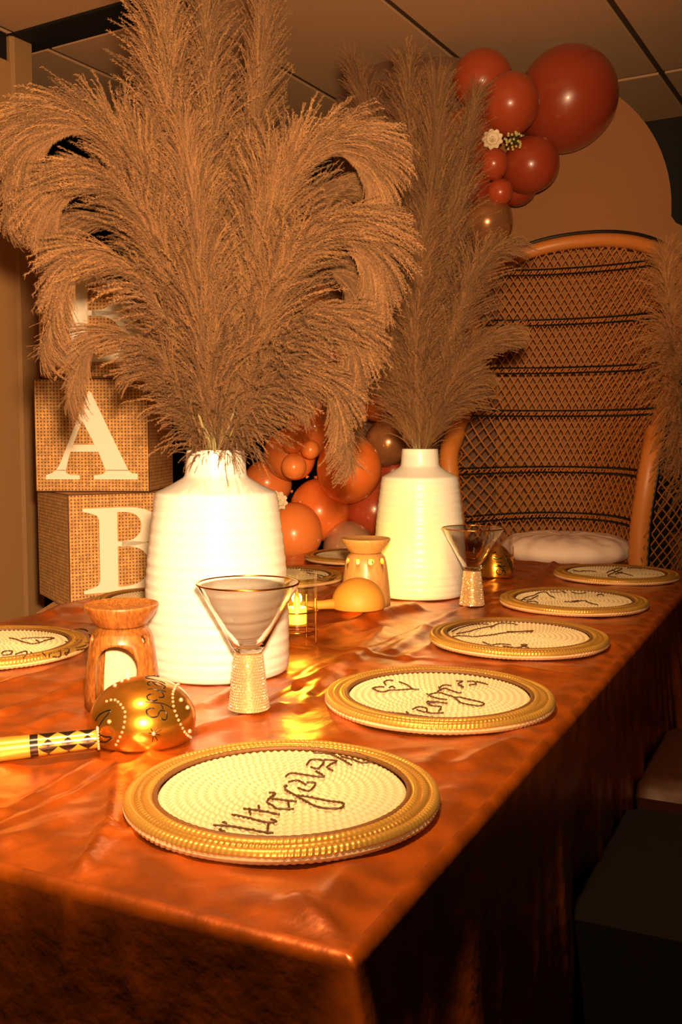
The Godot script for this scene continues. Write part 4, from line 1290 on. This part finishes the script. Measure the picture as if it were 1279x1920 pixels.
# ---------------------------------------------------------------- wicker chair
func build_peacock_chair() -> void:
	var t := thing("peacock_chair", "high round-backed wicker peacock chair at the table's far end", "chair", Vector3(0.8, 0, -3.66), deg_to_rad(-26))
	var sy := 0.60
	var W := func(y): return 0.345 + 0.055 * smoothstep(sy, 1.6, y) + 0.012 * sin(y * 4.0)
	var F := func(y): return lerpf(0.47, 0.14, smoothstep(0.98, 1.32, y))
	var top := func(s): return 1.615 + 0.225 * pow(maxf(0.0, 1.0 - pow(absf(s), 2.3)), 0.62)
	var P := func(s, y): return Vector3(s * W.call(y), y, -0.24 - 0.09 * (y - sy) + F.call(y) * pow(absf(s), 2.4))
	var lat := MB.new()
	var slope := 1.45
	for fam in 3:
		var gap: float = [0.074, 0.074, 0.05][fam]
		var k: float = [slope, -slope, slope * 1.25][fam]
		var s0 := -1.0 - 2.2
		while s0 < 1.0 + 2.2:
			var run := []
			for i in 41:
				var y := sy + 0.02 + 1.22 * i / 40.0
				var s := s0 + k * (y - sy)
				if absf(s) <= 0.985 and (fam < 2 or s > 0.1) and y < top.call(s) - 0.005:
					run.append(P.call(s, y) + Vector3(0, 0, [0.0, 0.004, -0.004][fam]))
				elif run.size() > 1:
					lat.tube(run, [[0.0030, 0.0030, 0.0019][fam]], 4, false)
					run = []
				else:
					run = []
			if run.size() > 1:
				lat.tube(run, [[0.0030, 0.0030, 0.0019][fam]], 4, false)
			s0 += gap
	part("woven_lattice", lat.done(), M.wicker, t)
	for y in [0.765, 0.945, 1.165, 1.335, 1.525, 1.725]:
		var st := MB.new()
		var dk := MB.new()
		var lim := 0.97
		while lim > 0.1 and y > top.call(lim) - 0.01:
			lim -= 0.02
		for row in [-0.011, 0.011]:
			var n := int(110 * lim)
			for i in n:
				var a := -lim + 2.0 * lim * i / n
				var c := a + 2.0 * lim / n * 0.68
				dk.tube([P.call(a, y + row) + Vector3(0, 0.0016, 0.010), P.call(c, y + row) + Vector3(0, -0.0016, 0.010)], [0.0042], 5)
		for i in 56:
			var a := -lim + 2.0 * lim * i / 56.0
			var c := a + 2.0 * lim / 56.0
			st.tube([P.call(a, y - 0.009) + Vector3(0, 0, 0.001), P.call(c, y + 0.009) + Vector3(0, 0, 0.004)], [0.0030], 4, false)
		var o := part("band", st.done(), M.wicker, t)
		part("black_braid", dk.done(), M.black_cane, o)
	# the wrapped rim: up one side, over the top and down the other, then the arms
	var rim := []
	for i in 18:
		rim.append(P.call(-1.0, lerpf(sy + 0.46, 1.60, i / 17.0)))
	for i in range(1, 60):
		var s := -cos(PI * i / 60.0)
		rim.append(P.call(s, top.call(s)))
	for i in 18:
		rim.append(P.call(1.0, lerpf(1.60, sy + 0.46, i / 17.0)))
	var wrap := func(path: Array, r: float) -> ArrayMesh:
		var b := MB.new()
		var n := path.size() * 10
		var fine := spline(path, n)
		var rr := []
		for i in n + 1:
			rr.append(r * (1.0 + 0.10 * (i % 2)))
		b.tube(fine, rr, 12)
		return b.done()
	part("wrapped_rim", wrap.call(rim, 0.026), M.cane, t)
	var brd := []
	for p in rim:
		brd.append(p + Vector3(p.x, 1.6 * maxf(0.0, p.y - 1.55), 0).normalized() * 0.031 + Vector3(0, 0, 0.006))
	var bb := MB.new()
	var bf := spline(brd, 560)
	var br := []
	for i in bf.size():
		br.append(0.0060 + 0.003 * (i % 2))
	bb.tube(bf, br, 6)
	part("rim_braid", bb.done(), M.black_cane, t)
	for sg in [-1.0, 1.0]:
		var a: Vector3 = P.call(sg, sy + 0.46)
		var arm := [a + Vector3(0, 0.03, -0.03), a, a + Vector3(0, -0.05, 0.045), a + Vector3(-sg * 0.012, -0.15, 0.062), a + Vector3(-sg * 0.03, -0.30, 0.05), a + Vector3(-sg * 0.035, -0.46, 0.04)]
		part("arm_post", wrap.call(arm, 0.034), M.cane, t)
		var ab := MB.new()
		var path := []
		for p in spline(arm, 80):
			path.append(p + Vector3(sg * 0.032, 0.0, 0.012))
		var ar := []
		for i in 81:
			ar.append(0.0055 + 0.0025 * (i % 2))
		ab.tube(path, ar, 6)
		part("arm_braid", ab.done(), M.black_cane, t)
		var sd := MB.new()
		for k in 40:
			var run := []
			var run2 := []
			for i in 13:
				var f := i / 12.0
				var z := -0.8 + k * 0.05 + f * 0.5
				var z2 := 1.3 - k * 0.05 - f * 0.5
				var y := sy + 0.42 * f
				var q := func(zz): return Vector3(sg * (0.33 + 0.10 * smoothstep(0.0, 0.30, 0.25 - zz) + 0.02 * sin(f * 3.0)), y, zz)
				if z > -0.24 and z < 0.24:
					run.append(q.call(z))
				if z2 > -0.24 and z2 < 0.24:
					run2.append(q.call(z2))
			if run.size() > 1:
				sd.tube(run, [0.003], 4, false)
			if run2.size() > 1:
				sd.tube(run2, [0.003], 4, false)
		part("side_lattice", sd.done(), M.wicker, t)
	var se := MB.new()
	se.lathe([Vector2(0.0001, sy - 0.03), Vector2(0.33, sy - 0.03), Vector2(0.35, sy - 0.015), Vector2(0.35, sy + 0.003), Vector2(0.335, sy + 0.012), Vector2(0.0001, sy + 0.014)], 56)
	part("seat", se.done(), M.cane, t)
	var sk := MB.new()
	for k in 56:
		for dr in [-1.0, 1.0]:
			var run := []
			for i in 15:
				var f := i / 14.0
				var a: float = TAU * k / 56.0 + dr * f * 0.9
				var r := 0.34 - 0.10 * sin(PI * minf(1.0, f * 1.1)) + 0.03 * (1.0 - f)
				run.append(Vector3(cos(a) * r, (sy - 0.03) * f, sin(a) * r))
			sk.tube(run, [0.004], 4, false)
	part("base_lattice", sk.done(), M.wicker, t)
	# the cushion
	var c := thing("seat_cushion", "round tufted cream cushion on the wicker chair's seat", "cushion", Vector3(0.82, 0.614, -3.61), deg_to_rad(-26))
	var cb := MB.new()
	var nz := FastNoiseLite.new()
	nz.frequency = 2.2
	nz.seed = 2
	cb.grid(26, 96, func(i: int, j: int):
		var a := TAU * j / 96
		var th := -PI / 2 + PI * i / 26
		var flute := 1.0 + 0.012 * cos(a * 14) * cos(th)
		var r := 0.235 * pow(maxf(cos(th), 0.0), 0.5) * flute
		var y := 0.055 + 0.055 * sin(th)
		if th > 0:
			var f := r / 0.235
			y += 0.006 * nz.get_noise_3d(cos(a) * r * 8.0, 0, sin(a) * r * 8.0) - 0.012 * exp(-f * f * 40.0) + 0.004 * cos(a * 14) * f * (1.0 - f) * 2.0
		return [Vector3(r * cos(a), y, r * sin(a)), Vector2(a, th)], true)
	part("cover", cb.done(), M.cushion, c)
	var bt := MB.new()
	bt.ball(Vector3(0, 0.096, 0), 0.010, 8)
	part("button", bt.done(), M.cushion, c)

# ---------------------------------------------------------------- covered chairs beside the table
func banquet_chair(label: String, at: Vector3, turn: float, m: Material) -> void:
	var t := thing("banquet_chair", label, "chair", at, turn, "covered chairs along the table's side")
	var nz := FastNoiseLite.new()
	nz.frequency = 3.0
	var b := MB.new()
	# seat: the cloth droops over its near edge
	b.grid(20, 24, func(i: int, j: int):
		var f := i / 20.0
		var g := j / 24.0
		var x := 0.43 * f
		var z := -0.42 * (1.0 - g)
		var e := minf(minf(x, 0.43 - x), minf(-z, z + 0.42))
		return [Vector3(x, 0.46 - 0.03 * exp(-e * e / 0.0006) + 0.006 * nz.get_noise_2d(x * 6.0, z * 6.0), z), Vector2(f, g)])
	part("seat", b.done(), m, t)
	var k2 := MB.new()
	k2.grid(10, 96, func(i: int, j: int):
		var s := j / 96.0 * 4.0
		var k := int(s) % 4
		var f := s - int(s)
		var c := [Vector2(0, 0), Vector2(0.43, 0), Vector2(0.43, -0.42), Vector2(0, -0.42)]
		var p: Vector2 = c[k].lerp(c[(k + 1) % 4], f)
		var o := (p - Vector2(0.215, -0.21)).normalized() * (0.012 * (i / 10.0) + 0.008 * sin(j * 1.3) * i / 10.0)
		return [Vector3(p.x + o.x, 0.432 - 0.43 * i / 10.0, p.y + o.y), Vector2(s, i / 10.0)], true)
	part("skirt", k2.done(), m, t)
	var bk := MB.new()
	bk.box(Vector3(0.06, 0.56, 0.41), 0.02, Vector3(0.42, 0.72, -0.21))
	part("backrest", bk.done(), m, t)

# ---------------------------------------------------------------- backdrop boards and planter
func board(label: String, outline: PackedVector2Array, at: Vector3, turn: float, m: Material) -> void:
	var b := MB.new()
	b.prism(outline, -0.012, 0.012)
	var t := thing("backdrop_board", label, "backdrop board", at, turn)
	part("board_panel", b.done(), m, t)
	var f := MB.new()
	for sg in [-1.0, 1.0]:
		f.box(Vector3(0.05, 0.03, 0.34), 0.004, Vector3(sg * 0.25, 0.015, -0.10))
	part("foot", f.done(), M.dark_metal, t)

func build_boards() -> void:
	var o := PackedVector2Array([Vector2(-0.58, 0.0), Vector2(0.50, 0.0), Vector2(0.50, 1.05), Vector2(0.60, 1.30), Vector2(0.76, 1.62), Vector2(0.775, 1.72), Vector2(0.755, 1.79), Vector2(0.705, 1.825), Vector2(0.690, 1.86), Vector2(0.685, 1.90), Vector2(0.665, 1.945), Vector2(0.62, 1.970), Vector2(0.60, 2.0)])
	for k in 41:
		var a := PI * k / 40
		o.append(Vector2(0.60 * cos(a), 2.03 + 0.62 * sin(a)))
	o.append(Vector2(-0.60, 2.0))
	board("tan arched backdrop board with a scalloped edge behind the wicker chair", o, Vector3(0.8321, 0, -4.489), deg_to_rad(-20), M.board_tan)
	var p := PackedVector2Array([Vector2(-0.36, 0.0), Vector2(0.36, 0.0)])
	for k in 31:
		var a := PI * k / 30
		p.append(Vector2(0.36 * signf(cos(a)) * pow(absf(cos(a)), 0.6), 2.40 + 0.29 * pow(sin(a), 0.8)))
	board("brown arched backdrop board behind the far vase's pampas", p, Vector3(0.321, 0, -4.408), deg_to_rad(-12), M.board_brown)

func build_planter() -> void:
	var t := thing("embossed_planter", "tall embossed planter with rosette relief beside the wicker chair", "planter", Vector3(1.369, 0, -3.732))
	var b := MB.new()
	var n := 72
	b.grid(60, n, func(i: int, j: int):
		var y := 0.70 * i / 60.0
		var a := TAU * j / n
		var r := 0.105 + 0.02 * y
		r += 0.0055 * maxf(0.0, cos(a * 9.0) * cos(y * TAU / 0.085)) + 0.003 * cos(a * 18.0) * cos(y * TAU / 0.0425)
		return [Vector3(r * cos(a), y, r * sin(a)), Vector2(a, y)], true)
	part("body", b.done(), M.silver, t)
	var l := MB.new()
	l.lathe([Vector2(0.116, 0.690), Vector2(0.125, 0.695), Vector2(0.125, 0.705), Vector2(0.11, 0.710), Vector2(0.10, 0.700), Vector2(0.10, 0.60), Vector2(0.0001, 0.60)], 56)
	part("lip", l.done(), M.silver, t)

# ---------------------------------------------------------------- the room
func slab(called: String, label: String, size: Vector3, p: float, a: float, y: float, m: Material, bevel := 0.004) -> MeshInstance3D:
	var b := MB.new()
	b.box(size, bevel)
	return struct(called, b.done(), m, label, room(p, a, y), ROOM_TURN)

func build_room() -> void:
	slab("floor", "dark carpeted floor of the party room", Vector3(9.4, 0.1, 10.4), -0.5, 1.5, -0.05, M.carpet)
	var c := slab("ceiling", "suspended ceiling of square tan tiles in dark grid bars", Vector3(9.4, 0.12, 10.4), -0.5, 1.5, CEIL + 0.072, M.grid_bar)
	var tb := MB.new()
	tb.box(Vector3(0.732, 0.012, 1.625), 0.003)
	var tm := tb.done()
	for i in range(-3, 5):
		for k in range(-2, 4):
			var p := -1.11 + 0.76 * (i - 0.5)
			var a := 3.272 + 1.66 * (k - 0.5) + (0.0 if k < 1 else 0.0)
			if p < -4.9 or p > 3.9:
				continue
			var q := part("ceiling_tile", tm, M.tile, c)
			q.position = Vector3(p + 0.5, -0.066, -(a - 1.5))
	slab("trim_1", "dark strip running across the ceiling by the post", Vector3(8.6, 0.012, 0.185), -0.1, 3.165, CEIL - 0.006, M.black_trim)
	slab("wall_left", "plain tan wall beside the post", Vector3(0.12, 2.66, 6.03), -3.45, 0.055, 1.33, M.wall_tan)
	slab("trim_2", "black strip between the tan wall and the ceiling", Vector3(0.10, 0.125, 6.03), -3.46, 0.055, CEIL - 0.062, M.black_trim)
	slab("trim_3", "tan painted post at the end of the wall", Vector3(0.16, CEIL, 0.125), -3.462, 3.132, CEIL / 2, M.post, 0.015)
	slab("wall_corner", "dark wall in the recess behind the post", Vector3(0.12, CEIL, 3.6), -4.5, 4.8, CEIL / 2, M.wall_dark)
	slab("wall_side", "dark wall closing the recess", Vector3(1.2, CEIL, 0.12), -4.10, 3.08, CEIL / 2, M.wall_dark)
	slab("wall_back", "dark grey wall at the back of the room", Vector3(9.4, CEIL, 0.12), -0.3, 5.70, CEIL / 2, M.wall_dark)
	slab("wall_right", "dark wall on the far side of the table", Vector3(0.12, CEIL, 9.2), 3.9, 1.6, CEIL / 2, M.wall_dark)
	slab("wall_behind", "wall behind the photographer", Vector3(9.4, CEIL, 0.12), -0.3, -2.9, CEIL / 2, M.wall_dark)
	var w := slab("window_1", "black window with grey horizontal boards high in the back wall", Vector3(2.6, 1.15, 0.03), 0.6, 5.625, 2.205, M.black_glass)
	for q in [[2.668, 0.12], [2.51, 0.05]]:
		var b := MB.new()
		b.box(Vector3(2.6, q[1], 0.03), 0.004)
		var o := part("board", b.done(), M.grey_board, w)
		o.position = Vector3(0, q[0] - 2.205, 0.03)
	# the lamp over the table's front end, set in the ceiling
	var lamp := thing("ceiling_spotlight", "round ceiling spotlight above the table's front end", "lamp", Vector3(-0.26, CEIL, -0.71))
	var hb := MB.new()
	hb.lathe([Vector2(0.050, -0.001), Vector2(0.070, -0.001), Vector2(0.074, -0.008), Vector2(0.070, -0.014), Vector2(0.052, -0.012), Vector2(0.050, -0.001)], 40)
	part("trim_ring", hb.done(), M.grey_board, lamp)
	var gb := MB.new()
	gb.lathe([Vector2(0.0001, -0.010), Vector2(0.050, -0.008), Vector2(0.050, -0.002), Vector2(0.0001, -0.001)], 40)
	part("lens", gb.done(), M.lamp_glow, lamp)
